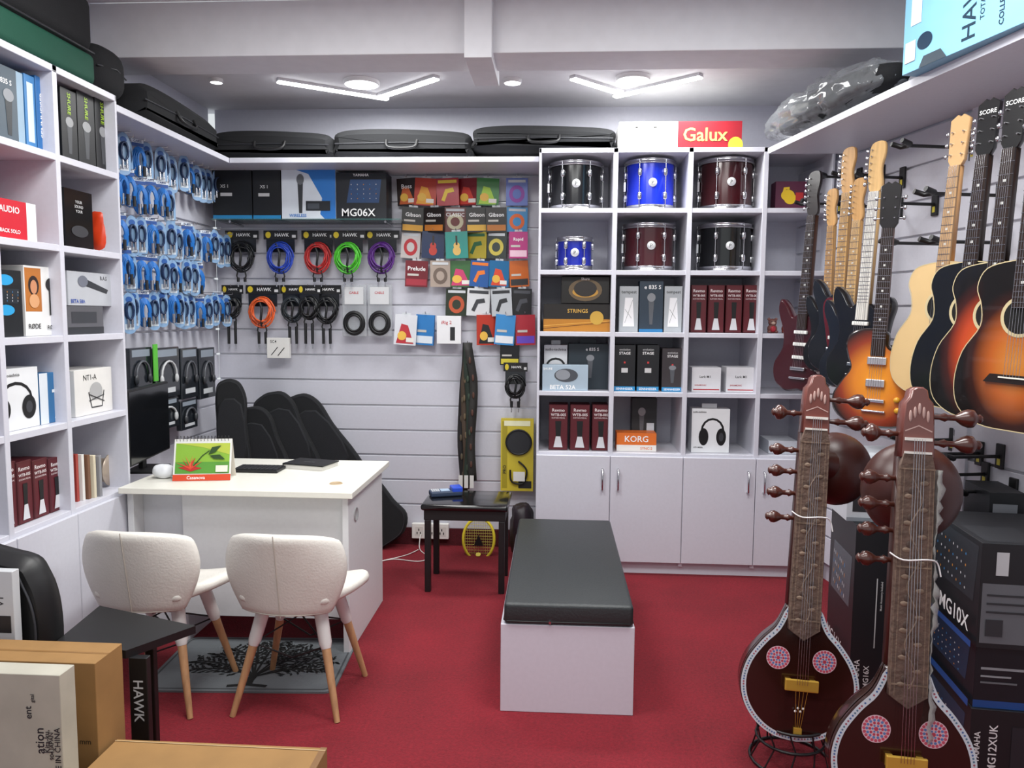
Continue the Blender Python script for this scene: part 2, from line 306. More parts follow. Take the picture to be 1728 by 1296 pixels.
for i,(a,b) in enumerate(((1167,1216),(1225,1280))):
    cb(a,b,620,1,'product_box','small white square box with red logo strip, %s one of the pair'%('left','right')[i],'e2e2e6',[('r',.05,.08,.95,.12,'b82a35'),('t',.45,.62,.1,.6,'Lark M1','555555'),('t',.3,.28,.06,.4,'SARAMONIC','b82a35')],D=.14)
cb(1066,1108,672,0,'product_box','dark box standing behind the orange box','23282c',mic(.4,.5,.3,.6)+[('r',.6,.3,.9,.5,'c8d0d8')],Y=4.6,D=.1)
cb(1040,1107,731,0,'product_box','orange and white box on the bottom cubby shelf','e8762c',[('r',0,0,1,.35,'f2efea'),('t',.5,.68,.34,.6,'KORG','ffffff'),('t',.75,.17,.16,.3,'SYNC-2','e8762c')],D=.12)
cb(1167,1231,690,0,'headphone_box','white box with black headphones picture on the bottom cubby shelf','eceef0',phones(.55,.46,.68,.66)+[('t',.2,.93,.05,.35,'audio-technica','222222'),('t',.18,.12,.06,.25,'ATH-M20x','222222')],D=.12,tab=1)
cb(1308,1360,306,4,'product_box','small purple box with yellow muscle arm picture','5b2740',[('e',.4,.5,.22,.2,'e8c22c'),('c',[(.25,.5),(.3,.75),(.45,.75)],.016,'e8c22c'),('e',.48,.38,.2,.2,'e8c22c'),('r',.65,.2,.9,.6,'b83030')],D=.1)
cb(1296,1345,744,0,'storage_bag','flat pale folded plastic bag on bottom right cubby shelf','cfd4dc',[],D=.2,cat='bag')
for i,px in enumerate((1303,1327)):
    p=onY(px,555,4.56); zf=ZS[2]+TB/2; q=MB(); cc=m('7a3328' if i else '8a5a52',.5)
    q.sq((0,0,.025),(.028,.024,.028),cc); q.sq((0,-.002,.062),(.024,.022,.022),cc); q.sq((-.02,0,.08),(.009,.006,.009),cc); q.sq((.02,0,.08),(.009,.006,.009),cc)
    q.sq((0,-.02,.058),(.012,.008,.009),m('d8b8a8',.5)); q.sq((0,-.018,.024),(.016,.01,.018),m('e6d2c8' if i else 'c03040',.5))
    for s in(-1,1): q.sq((s*.02,-.014,.008),(.011,.015,.008),cc); q.sq((s*.009,-.021,.067),(.003,.002,.003),BLK)
    q.build('figurine',loc=(p.x,4.56,zf),label='tiny brown seated bear figurine, %s of the pair on the shelf'%('left','right')[i],cat='figurine')
def drum(px0,px1,pt,row,col,desc):
    a,b=onY(px0,pt+35,4.55).x,onY(px1,pt+35,4.55).x; r=min((b-a)/2*.9,.178); x=(a+b)/2; z0=ZS[row]+TB/2; y=YC+.05+r*1.04; H=onY(px0,pt,4.55).z-z0
    t=E('tom_drum',desc,'drum',(x,y,z0),group='tom drums in the wall cabinet'); sh=m(col,.15,.1,'coat')
    MB().lathe([(r*.96,.02),(r*.96,H-.02)],sh,n=40).build('shell',t)
    for z in (.004,H-.03):
        MB().lathe([(r*.97,z),(r*1.05,z),(r*1.05,z+.005),(r*1.01,z+.008),(r*1.01,z+.022),(r*1.03,z+.026),(r*.98,z+.026),(r*.97,z)],CHR,n=40).build('hoop',t)
    MB().lathe([(r*.97,H-.012),(0,H-.012)],m('e8e8e4',.5),n=32).build('drum_head',t)
    for k in range(6):
        an=-PI/2+PI/6+k*PI/3; c,s=math.cos(an),math.sin(an); q=MB(); q.tube([(c*r*1.03,s*r*1.03,.015),(c*r*1.03,s*r*1.03,H-.01)],.0028,CHR,6)
        for zz in (.27,.73): q.sq((c*r*1.0,s*r*1.0,H*zz),(.012,.012,.022),CHR,.6,.6,nu=12,nv=8)
        q.build('lug',t)
    q=MB(TL(0,-r*.975,H*.52)@Matrix.Rotation(PI/2,4,'X')); q.lathe([(.024,0),(.024,.004),(0,.004)],m('e8eaec',.3,.2),n=20); q.text('P',0,0,.02,.03,DK,0,0,Matrix.Rotation(-PI/2,4,'X')@TL(0,-.0045,0)); q.build('badge',t)
    MB().box(-r*1.09,-.02,H*.4,-r*.97,.02,H*.6,CHR,.004).build('mount',t)
drum(922,1022,273,4,'101216','glossy black tom drum on the top left cubby shelf')
drum(1052,1146,270,4,'1530c8','bright blue tom drum on the top middle cubby shelf')
drum(1178,1281,268,4,'3a0c12','dark maroon tom drum on the top right cubby shelf')
drum(936,1003,400,3,'1226a8','small blue tom drum alone in the second row')
drum(1048,1145,377,3,'45101a','dark maroon tom drum in the second row, middle cubby')
drum(1176,1278,377,3,'0e1012','glossy black tom drum in the second row, right cubby')
# left unit boxes
lb(-20,40,112,4,'microphone_box','light blue grey microphone box at far left of top shelf','8fa9bd',[('r',0,0,.8,1,'46545f'),('t',.45,.8,.07,.7,'e 835 S','ffffff')]+mic(.55,.4,.3,.6,'2b2f33'))
lb(43,60,128,4,'microphone_box','narrow blue box squeezed beside the light blue grey one','3f7fb8',[('r',.2,.1,.8,.9,'cfe0ee')]); lb(62,80,132,4,'microphone_box','slim dark blue box, rightmost in the upper left cubby','2a6aa8',[('t',.5,.5,.5,.6,'SENNHEISER','ffffff',PI/2)])
for i,(a,b) in enumerate(((104,130),(132,160),(162,184))):
    lb(a,b,152+i*8,4,'microphone_box','black box with grey microphone and green lettering, %s of three'%ORD[i],'17181a',mic(.5,.36,.5,.5,'4a4c50','9a9c9e')+[('t',.5,.8,.4,.3,'SHURE','a8d02c',-PI/2)])
lb(-15,62,338,3,'product_box','bright red and white box on the left shelving','c8182c',[('r',.78,0,1,1,'eceef0'),('t',.4,.75,.17,.7,'AUDIO','ffffff'),('t',.4,.2,.1,.75,'BACK SOLO','ffffff')],X=XU-.03)
lb(110,157,322,3,'product_box','black shrink wrapped box with white slogan','151517',[('t',.5,.8,.05,.6,'YOUR','c8c8c8'),('t',.5,.72,.05,.6,'SOUND','c8c8c8'),('t',.5,.64,.05,.6,'YOUR','c8c8c8'),('e',.5,.3,.3,.1,'38383c')],rough=.15)
q=MB(); q.sq((0,0,.1),(.05,.05,.1),m('d8401c',.35),.8,.9,dis=.012); q.sq((0,0,.21),(.03,.03,.04),m('4a2a20',.5),dis=.01); p=onX(174,428,XU-.1)
q.build('pouch',loc=(XU-.1,p.y,ZS[3]+TB/2),label='crumpled orange pouch with dark top beside black box',cat='pouch')
lb(-20,38,455,2,'product_box','black box with blue dial pictures at far left','101418',[('e',.5,.85,.25,.08,'2a9fd8'),('e',.5,.4,.25,.08,'2a9fd8')]+mixer(.1,.5,.9,.72,'202830'))
lb(42,97,450,2,'product_box','white microphone box with photo of smiling person','e8e8e6',[('r',.02,.35,.5,.97,'b8702c'),('e',.27,.72,.16,.14,'2a1a14'),('e',.27,.7,.1,.1,'c88a64'),('e',.27,.5,.15,.1,'d8a070'),('t',.25,.14,.08,.36,'RØDE','111111'),('e',.76,.75,.13,.09,'1a1a1c'),('r',.72,.3,.8,.7,'1a1a1c'),('t',.78,.12,.06,.3,'RØDE','111111')])
lb(116,176,517,2,'product_box','dark grey wide box under the silver microphone box','5b5b60',[('r',0,0,1,.25,'303236'),('r',.1,.4,.8,.8,'3b3d42')],D=.14)
lb(116,190,460,2,'microphone_box','silver grey box with microphone picture stacked on a dark box','b9bcc2',[('t',.8,.85,.12,.3,'B.A.S','222222'),('p',[(.3,.62),(.38,.8),(.9,.5),(.86,.38)],'303338'),('e',.32,.72,.11,.17,'707480'),('t',.2,.13,.13,.3,'BETA 58A','2a50a8')],z=onX(150,516,XU-.05).z,D=.14)
lb(-15,66,622,1,'headphone_box','white box with black headphones picture on left shelving','e6e8ea',phones(.5,.45,.8,.66)+[('t',.4,.9,.05,.6,'audio-technica','222222')])
lb(68,112,628,1,'product_box','white and blue box beside the headphone box','2f6da0',[('r',0,0,.3,1,'dfe6ec'),('t',.65,.12,.07,.4,'AKG','ffffff'),('r',.45,.6,.85,.66,'dfe6ec')])
lb(127,190,622,1,'microphone_box','white microphone box with studio microphone in shock mount','e4e2de',[('t',.4,.82,.12,.6,'NT1-A','222222'),('e',.55,.5,.17,.2,'b0b0b0'),('c',[(.35,.5),(.42,.15),(.7,.15),(.76,.5)],.006,'333333'),('c',[(.35,.3),(.76,.4)],.004,'333333'),('c',[(.35,.45),(.76,.25)],.004,'333333')])
for i,(a,b) in enumerate(((2,28),(30,55),(57,82),(84,108))):
    lb(a,b,780-i*3,0,'pedal_box','maroon sustain pedal box, %s of four on the left shelving'%ORD[i],'5c1822',ped(),D=.14,group='maroon pedal boxes on the left shelving')
for i in range(5):
    w_=.016; p=onX(134,850,XU-.05); carton('booklet',['red','white','brown','cream','grey'][i]+' spined booklet in the leaning row on left shelving','book',(XU-.06+.01*i,p.y+.004+i*.024,ZS[0]+TB/2),w_,.16,.20-.006*i,PI/2,['a84038','e8e6e0','7a5540','ddd2b8','8c8c90'][i],group='booklets on the lowest left shelf')
q=MB(); T=TL(0,0,.076)@Matrix.Rotation(PI/2,4,'Y')
q.lathe([(.02,-.03),(.075,-.03),(.075,-.025),(.06,-.02),(.06,.02),(.075,.025),(.075,.03),(.02,.03)],m('b8a898',.3,.3),T); 
p=onX(188,840,XU-.1); q.build('wire_spool',loc=(XU-.12,p.y,ZS[0]+TB/2),label='small metallic spool wrapped in clear plastic',cat='spool')
# ---------------------------------------------------------------- desk
DTZ=.737; df=onZ(599,832,DTZ); db=onZ(653,778,DTZ); DY=df.y; DD=db.y-df.y; DX1=(df.x+db.x)/2; DX0=XU+.02; CRM=m('e6e4da',.35,0,'lam'); DW=m('dcdddf',.4,0,'lam')
t=E('desk','cream topped white office desk with cable hole','desk',(DX0,DY,0))
MB().box(0,0,.71,DX1-DX0,DD,.737,CRM,.003,2).build('desktop',t)
MB().box(DX1-DX0-.06,.05,0,DX1-DX0-.032,DD-.03,.71,DW,.002,1).build('side_panel',t)
MB().box(.01,.05,0,.038,DD-.03,.71,DW,.002,1).build('side_panel',t)
mx=onY(312,950,DY+.1).x-DX0
MB().box(mx,.09,.14,DX1-DX0-.06,.108,.71,DW,.002,1).build('modesty_panel',t)
MB().box(.038,.13,.0,mx-.005,DD-.1,.71,m('d4d6dc',.4,0,'lam'),.002,1).build('pedestal',t)
q=MB(TL(DX1-DX0-.032,.17,.60)@Matrix.Rotation(PI/2,4,'Y')); q.lathe([(.0,.002),(.028,.002),(.03,.006),(.032,0)],m('a8a8aa',.5)); q.build('side_grommet',t)
p=onZ(567,816,.737); q=MB(); q.lathe([(.0,.001),(.024,.001),(.026,.004),(.03,0)],m('b09878',.5)); q.build('grommet',t,loc=(p.x-DX0,p.y-DY,.737))
ZD=.7375
a=onY(250,760,DY+.38); t=E('monitor','black computer monitor seen edge on at the left of the desk','monitor',(a.x,DY+.38,ZD),rz=math.radians(98))
MB().box(-.25,-.015,.06,.25,.015,.41,BLK,.006).build('screen',t); MB().box(-.24,-.017,.07,.24,-.0155,.40,m('0a0c10',.1)).build('display',t)
MB().box(-.02,.015,.01,.02,.04,.2,BLK,.004).build('stand',t); MB().box(-.1,-.07,0,.1,.08,.012,BLK,.004).build('base',t)
a=onZ(291,812,ZD); b=onZ(388,811,ZD); Wc=(b-a).length; t=E('desk_calendar','green and orange spiral desk calendar with leaf picture','calendar',(a.x,a.y,ZD),rz=math.atan2(b.y-a.y,b.x-a.x)+.03)
Tt=Matrix.Rotation(-.28,4,'X'); q=MB(Tt); q.box(0,0,0,Wc,.003,.19,m('e8e8e4',.5)); q.gfx(Wc,.19,[('r',.03,.17,.97,.9,'8ab83a'),('r',.03,.17,.97,.45,'5a9a38'),('p',[(.03,.9),(.97,.9),(.97,.62),(.5,.8)],'b8c848'),('r',0,0,1,.15,'d84a28'),('t',.4,.075,.08,.5,'Casanova','ffffff'),('p',[(.08,.32),(.3,.36),(.5,.3),(.3,.22)],'b82c24'),('p',[(.14,.54),(.26,.36),(.38,.56),(.3,.24)],'c83a2c'),('p',[(.04,.44),(.28,.33),(.5,.46),(.3,.27)],'d84a30'),('p',[(.2,.6),(.29,.4),(.33,.6),(.3,.3)],'e06a40'),('c',[(.35,.35),(.5,.6),(.62,.72)],.004,'23401c'),('p',[(.6,.62),(.66,.8),(.82,.84),(.72,.68)],'2a4a1c'),('p',[(.62,.6),(.8,.62),(.9,.5),(.7,.52)],'2a4a1c'),('r',.74,.2,.95,.36,'e8e8d8')]); q.build('page',t)
q=MB(TL(0,.11,0)@Matrix.Rotation(.28,4,'X')); q.box(0,-.003,0,Wc,0,.19,m('e0d8cc',.5)); q.build('back_board',t)
q=MB()
for i in range(16): q.tube([(Wc*(.04+.06*i)+0*k,.054+.01*math.cos(k*PI/4),.185+.012*math.sin(k*PI/4)) for k in range(8)],.0012,BLK,4,1)
q.build('spiral',t)
a=onZ(390,798,ZD); q=MB(); q.box(0,0,0,.22,.12,.014,BLK,.003)
for i in range(10):
    for j in range(4): q.box(.008+i*.0208,.008+j*.027,.014,.026+i*.0208,.03+j*.027,.0185,m('26272a',.5))
q.build('keyboard',loc=(a.x,a.y+.01,ZD),label='black computer keyboard behind the calendar on desk',cat='keyboard')
a=onZ(470,790,ZD); t=E('notebook','black hardcover notebook with elastic band on desk','notebook',(a.x+.02,a.y,ZD),rz=-.25)
MB().box(.003,.003,.0,.22,.15,.02,m('d8d6d0',.7)).build('pages',t); q=MB(); q.box(0,0,.02,.225,.155,.026,BLK,.001,1); q.box(0,0,0,.003,.155,.022,BLK); q.text('NOTEBOOK',.11,.07,.012,.06,m('8a8a8e'),0,0,TL(0,0,.0265)@Matrix.Rotation(-PI/2,4,'X')); q.build('cover',t)
a=onZ(272,808,ZD); MB().sq((0,0,.033),(.05,.035,.032),m('e6e8ec',.5),.8,.9,dis=.006).build('tissue_pack',loc=(a.x,a.y+.02,ZD),label='crumpled white plastic tissue pack beside the calendar',cat='tissues')
# ---------------------------------------------------------------- chairs
WL=m('e0dcd4',.45,0,'leather'); BE=m('c2946a',.5,0,'wood'); WP=m('e4e3e0',.3)
fa,fb2=onZ(402,1212,0),onZ(615,1138,0); c2=(fa+fb2)/2; fc,fd=onZ(327,1215,0),onZ(405,1130,0); c1=(fc+fd)/2+V((-.2,0,0))
t=E('dining_chair','white leatherette shell chair with wooden legs, nearer the bench','chair',(c2.x-.01,c2.y,0),rz=-.03,group='white chairs at the desk')
def grid(f,nu,nv,mt):
    vs=[f(-1+2*i/nu,j/nv) for j in range(nv+1) for i in range(nu+1)]; fs=[(j*(nu+1)+i,j*(nu+1)+i+1,(j+1)*(nu+1)+i+1,(j+1)*(nu+1)+i) for j in range(nv) for i in range(nu)]
    return MB().add(vs,fs,mt,1)
def fb(a,b):
    w=.165+.07*math.sin(min(1,b/.62)*PI/2)-(.03*max(0,(b-.62)/.38)**2); z=.395+.32*b-.04*abs(a)**3*b**2
    return (a*w*(1-.03*abs(a)*b), -.185-.055*b+.11*a*a*(.5+.5*b), z)
def fs_(a,b): w=.165+.075*math.sin(min(1,b/.6)*PI/2)-.05*max(0,(b-.7)/.3)**2; return (a*w,-.185+.42*b,.43+.035*a*a*(1-.4*b)-.03*b**4)
grid(fb,12,9,WL).build('backrest',t,sol=.04,sub=1); grid(fs_,12,9,WL).build('seat',t,sol=.045,sub=1)
q=MB(); sm_=m('c4bdb2',.6); q.tube([V(fb(0,b/10))+V((0,-.0215,0)) for b in range(0,11)],.0018,sm_,6); q.tube([V(fb(a/8,.02))+V((0,-.018,.002)) for a in range(-8,9)],.0025,sm_,6); q.build('seam',t)
for sx in(-1,1):
    for sy in(-1,1):
        p,f_=V((sx*.105,sy*.095+.01,.405)),V((sx*.2,sy*.185,0)); k=p.lerp(f_,.38)
        lg=MB().tube([p.lerp(f_,.3),k,f_],[.013,.017,.011],BE,12).build('leg',t); MB().tube([p,p.lerp(f_,.33),k],[.026,.024,.018],WP,12).build('socket',lg)
q=MB(); wv=[V((sx*.105,sy*.095+.01,.405)).lerp(V((sx*.2,sy*.185,0)),.36) for sx,sy in((-1,-1),(1,1),(-1,1),(1,-1))]
q.tube([wv[0],V((0,0,.33)),wv[1]],.0035,BLK,6); q.tube([wv[2],V((0,0,.33)),wv[3]],.0035,BLK,6); q.tube([wv[0],V((0,-.1,.2)),wv[3]],.0035,BLK,6); q.tube([wv[2],V((0,.1,.2)),wv[1]],.0035,BLK,6); q.build('brace',t)
dup(t,loc=(c1.x-.01,c1.y,0),rz=-.05,label='white leatherette shell chair with wooden legs, beside the left shelving')
# ---------------------------------------------------------------- mat
ma=onZ(232,1168,0); mb_=onZ(562,1171,0); MW=(mb_-ma).length; MH=onZ(578,1095,0).y-mb_.y+.1
q=MB(); oc=[]
for cx_,cy_,a0 in ((MW-.04,.04,-90),(MW-.04,MH-.04,0),(.04,MH-.04,90),(.04,.04,180)):
    for k in range(7): a=math.radians(a0+15*k); oc.append((cx_+.04*math.cos(a),cy_+.04*math.sin(a)))
T=Matrix.Rotation(-PI/2,4,'X'); q.T=T; q.prism(oc,-.008,0,m('6a6f73',.95,0,'fabric')); q.stroke([(MW/2+(x-MW/2)*.96,MH/2+(y-MH/2)*.93) for x,y in oc],.008,m('44474a',.9),-.0086,cl=1)
TK=m('0c0d0e',.95); tx_=MW*.54; ty=.14
q.stroke([(tx_,.05),(tx_-.004,.09),(tx_,ty)],.034,TK,-.009); q.stroke([(tx_-.08,.04),(tx_,.055),(tx_+.08,.04)],.02,TK,-.0091)
def leaf(x,y,a,s=.017): q.add([(x+s*c_*math.cos(a)-s*.45*d_*math.sin(a),-.0096,y+s*c_*math.sin(a)+s*.45*d_*math.cos(a)) for c_,d_ in((-1,0),(0,-1),(1,0),(0,1))],[(0,1,2,3)],TK)
for k in range(11):
    a=math.radians(6+168*k/10); ex,ey=tx_+(.27+.03*(k%2))*math.cos(a),ty+.02+(MH-.24)*math.sin(a)
    mid=(tx_+(ex-tx_)*.5+.012*math.sin(k*2),ty+(ey-ty)*.55+.02); pts=cat_rom([(tx_,ty-.02),mid,(ex,ey)],5,False); q.stroke(pts,.010,TK,-.0092-.00002*k)
    for j in range(3,len(pts)):
        for s in(-1,1):
            u,v_=pts[j]; aa=a+s*.8; L_=.05; q.stroke([(u,v_),(u+L_*math.cos(aa),v_+L_*.8*math.sin(aa))],.0045,TK,-.0094)
            for g in(.5,.8,1.1): leaf(u+L_*g*math.cos(aa)+rnd.uniform(-.008,.008),v_+L_*.8*g*math.sin(aa)+rnd.uniform(-.008,.008),aa+rnd.uniform(-.7,.7),.013)
    leaf(ex,ey,a)
q.build('floor_mat',loc=(ma.x,ma.y,0),rz=math.atan2((mb_-ma).y,(mb_-ma).x),label='grey floor mat with black spreading tree print under the chairs',cat='mat')
# ---------------------------------------------------------------- bench
ba,bb_=onZ(844,1200,0),onZ(1068,1208,0); bw=(bb_-ba).length; bY=(ba.y+bb_.y)/2; bz=onY(955,1056,bY).z; bt=onY(955,1020,bY+.0).z; bk=onZ(965,876,bt+.0)
BL=bk.y-bY
t=E('bench','white box bench with black padded cushion in mid floor','bench',((ba.x+bb_.x)/2,bY,0),rz=math.atan2((bb_-ba).y,(bb_-ba).x))
MB().box(-bw/2,0,0,bw/2,BL-.02,bz,m('d6d3de',.4,0,'lam'),.002,1).build('base',t)
CU=m('2b2f31',.45,0,'leather'); q=MB(); q.box(-bw/2+.012,-.004,bz+.001,bw/2-.006,BL,bt,CU,.014,4); c_=q.build('cushion',t)
q=MB(); q.tube([(-bw/2+.012,BL-.03,bz+.014),(-bw/2+.011,.01,bz+.014),(-bw/2+.025,-.005,bz+.014),(bw/2-.02,-.005,bz+.014),(bw/2-.005,.01,bz+.014),(bw/2-.005,BL-.03,bz+.014)],.0025,BLK,6); q.box(-.07,-.01,bz+.008,-.062,-.004,bz+.018,CHR); q.build('zip',c_)
# ---------------------------------------------------------------- black stool with payment terminal
f1,f2=onZ(722,998,0),onZ(846,1001,0); t=E('stool','black square piano stool near the back wall','stool',((f1.x+f2.x)/2,f1.y+.16,0)); w=(f2.x-f1.x)/2+.035; sh=onY(785,853,f1.y-.03).z
q=MB(); q.box(-w,-.19,sh-.035,w,.17,sh,BLKG,.014,3); q.build('seat',t); q=MB(); q.box(-w+.015,-.17,sh-.09,w-.015,.15,sh-.035,BLK,.003); q.build('apron',t)
for sx in(-1,1):
    for sy in(-1,1): q=MB(); x=sx*(w-.035); y=-.01+sy*.145; q.box(x-.016,y-.016,0,x+.016,y+.016,sh-.09,BLK,.003); q.build('leg',t)
a=onZ(752,836,sh); t=E('payment_terminal','blue and grey card payment terminal lying on black stool','card reader',(a.x,a.y,sh+.001),rz=.35)
q=MB(); q.box(-.09,-.04,0,.09,.04,.03,m('33415a',.4),.008); q.box(.03,-.04,.02,.09,.04,.05,m('2a4fc8',.3),.006); q.build('body',t); q=MB(); q.box(-.03,-.028,.03,.02,.028,.032,m('a8c0d8',.2)); q.build('screen',t); q=MB()
for i in range(3):
    for j in range(4): q.box(-.082+j*.012,-.026+i*.018,.03,-.073+j*.012,-.012+i*.018,.034,m('c8ccd2',.5))
q.build('keypad',t)
p=onY(807,912,4.66); t=E('mosquito_racket','yellow electric mosquito racket leaning under the stool','racket',(p.x,4.66,0))
YE=m('e8d43a',.4); q=MB(); zc_=p.z; q.tube([(.098*math.cos(k*PI/14),.03+.02*math.sin(k*PI/14),zc_+.128*math.sin(k*PI/14)) for k in range(28)],.009,YE,8,1); q.build('frame',t)
q=MB()
for i in range(-6,7):
    x=i*.014; h=.125*math.sqrt(max(0,1-(x/.098)**2)); q.tube([(x,.03,zc_-h),(x,.03,zc_+h)],.0013,m('d0c860',.4,.3),4)
    z=i*.018; h=.095*math.sqrt(max(0,1-(z/.125)**2)); q.tube([(-h,.032,zc_+z),(h,.032,zc_+z)],.0013,m('d0c860',.4,.3),4)
q.build('mesh_grid',t); q=MB(); q.tube([(0,.02,zc_-.12),(0,0,0.012)],[.012,.016],YE,10); q.build('handle',t)
q=MB(); q.add([(-.03,.022,zc_-.04),(.03,.022,zc_-.04),(0,.022,zc_+.03)],[(0,1,2)],BLK); q.build('emblem',t,sol=.003)
a=onY(695,920,YB-.045); ps=E('power_strip','white wall power strip with sockets beside the desk','power strip',(a.x,YB-.046,.05))
MB().box(0,0,0,.24,.032,.10,m('ecebe6',.4),.004).build('body',ps)
for i in range(3): q=MB(); q.box(.02+.075*i,-.001,.02,.075+.075*i,0,.08,m('dedcd6',.4)); [q.box(.032+.075*i+dx,-.002,.03+dz,.038+.075*i+dx,-.0008,.045+dz,BLK) for dx,dz in((0,0),(.022,0),(.011,.022))]; q.build('socket',ps)
P_=[(.06,0,.03),(.06,-.04,.01),(.07,-.09,-.044),(.15,-.24,-.045),(.1,-.32,-.045),(-.05,-.29,-.045),(-.13,-.34,-.045),(.0,-.21,-.045),(.06,-.1,-.042)]
MB().tube(cat_rom(P_,6,False),.003,m('e6e4e0',.4),6).build('power_cord',ps)
# gig bags
def gig(top,bot,nrm,label,kx=1.,kt=1.,L=1.05):
    t=E('gig_bag',label,'bag',M=FR(top,bot,nrm,L),group='black instrument bags behind the desk')
    hl=[(0,0),(.12,.01),(.19,.09),(.185,.2),(.165,.33),(.155,.45),(.14*kt,.6),(.135*kt,.78),(.13*kt,.93),(.10*kt,1.02),(.03,1.05)]
    ol=cat_rom([(x*kx+.006*math.sin(z*23),z) for x,z in hl]+[(-x*kx+.006*math.sin(z*17),z) for x,z in hl[-1:0:-1]],4)
    MB().prism(ol,-.03,.03,FAB,b=.014).build('body',t); MB().stroke([(x*.95,.012+z*.975) for x,z in ol],.005,m('2a2b30',.5),-.0306,cl=1).build('zipper',t)
    q=MB(); q.prism(cat_rom([(-.11*kx,.56),(.11*kx,.56),(.10*kx,.90),(-.10*kx,.90)],3),-.042,-.025,m('1e1f23',.9,0,'fabric'),b=.008); q.build('pocket',t)
    q=MB(); q.tube([(.0,-.04,.46),(.03,-.06,.48),(.03,-.06,.54),(0,-.04,.55)],.008,BLK,6); q.build('handle',t)
def fl(px,Y,z=.03): q=onY(px,900,Y); return V((q.x,Y,z))
gig(onY(490,672,4.81),fl(655,4.76),(0.0,-1,.05),'black guitar bag leaning with its foot showing beside the desk')
gig(onY(452,664,4.72),fl(560,4.66),(0,-1,.05),'black guitar bag leaning behind the notebook on the desk')
gig(onY(408,690,4.62),fl(490,4.56),(0,-1,.05),'wide squat black bag behind the keyboard on the desk',1.15,1.2)
gig(onY(388,640,4.52),fl(402,4.46),(.2,-1,.05),'slim tall black bag in the corner beside the monitor',.65)
MB().sq((0,0,.17),(.07,.1,.17),m('251a22',.5),.7,.8,dis=.02).build('cloth_bag',loc=(c0-.09,4.66,.0),label='dark crumpled bag on the floor between stool and cabinet',cat='bag')
# ---------------------------------------------------------------- glass shelf and boxes
zg=onY(500,369,4.65).z; a=onY(357,368,4.65).x; b=onY(676,368,4.65).x
t=E('glass_shelf','clear green glass shelf on the back wall under boxed microphones','shelf',(a,YB,zg)); MB().box(0,-.24,-.008,b-a,0,0,m('4f7f7a',.1,0,'clear')).build('glass_panel',t)
for x in(.1,b-a-.1): MB().tube([(x,0,-.02),(x,-.2,-.014)],.007,CHR,8).build('bracket',t)
def gb(px0,px1,pt,*k,**kw): return cb(px0,px1,pt,0,*k,Y=4.68,z=zg+.001,**kw)
gb(358,424,258,'speaker_box','tall black box with blue base stripe, left of pair on glass shelf','16181b',[('r',0,0,1,.06,'2888c0'),('r',.2,.35,.5,.4,'c8c8c8'),('t',.3,.5,.05,.3,'XS 1','d8d8d8'),('r',.08,.9,.9,.905,'505458')],D=.16)
gb(426,473,260,'speaker_box','tall black box with blue base stripe, right of pair on glass shelf','16181b',[('r',0,0,1,.06,'2888c0'),('r',.2,.35,.6,.4,'c8c8c8'),('t',.4,.5,.05,.5,'XS 1','d8d8d8')],D=.16)
gb(475,566,268,'microphone_box','white and blue wireless microphone box on glass shelf','dfe6ee',[('p',[(0,1),(1,1),(1,0),(.8,0),(.0,.75)],'2a78c8'),('p',[(0,.9),(.5,.75),(.75,.35),(.7,0),(0,0)],'dfe6ee'),('t',.25,.92,.08,.35,'Ahuja','d02030'),('t',.68,.86,.07,.45,'LWM-1604','ffffff'),('p',[(.3,.6),(.4,.6),(.38,.1),(.32,.1)],'3a3c40'),('e',.35,.66,.07,.09,'6a6c70'),('r',.45,.14,.9,.3,'20242a'),('r',.48,.17,.7,.26,'4a5058'),('t',.3,.06,.05,.5,'WIRELESS','2a78c8')],D=.15)
gb(568,652,291,'mixer_box','dark blue mixer box at the right end of glass shelf','131720',mixer(.2,.35,.9,.85,'2a4a78')+[('t',.45,.14,.17,.7,'MG06X','f0f0f0'),('t',.5,.94,.06,.4,'YAMAHA','ffffff')],D=.15)
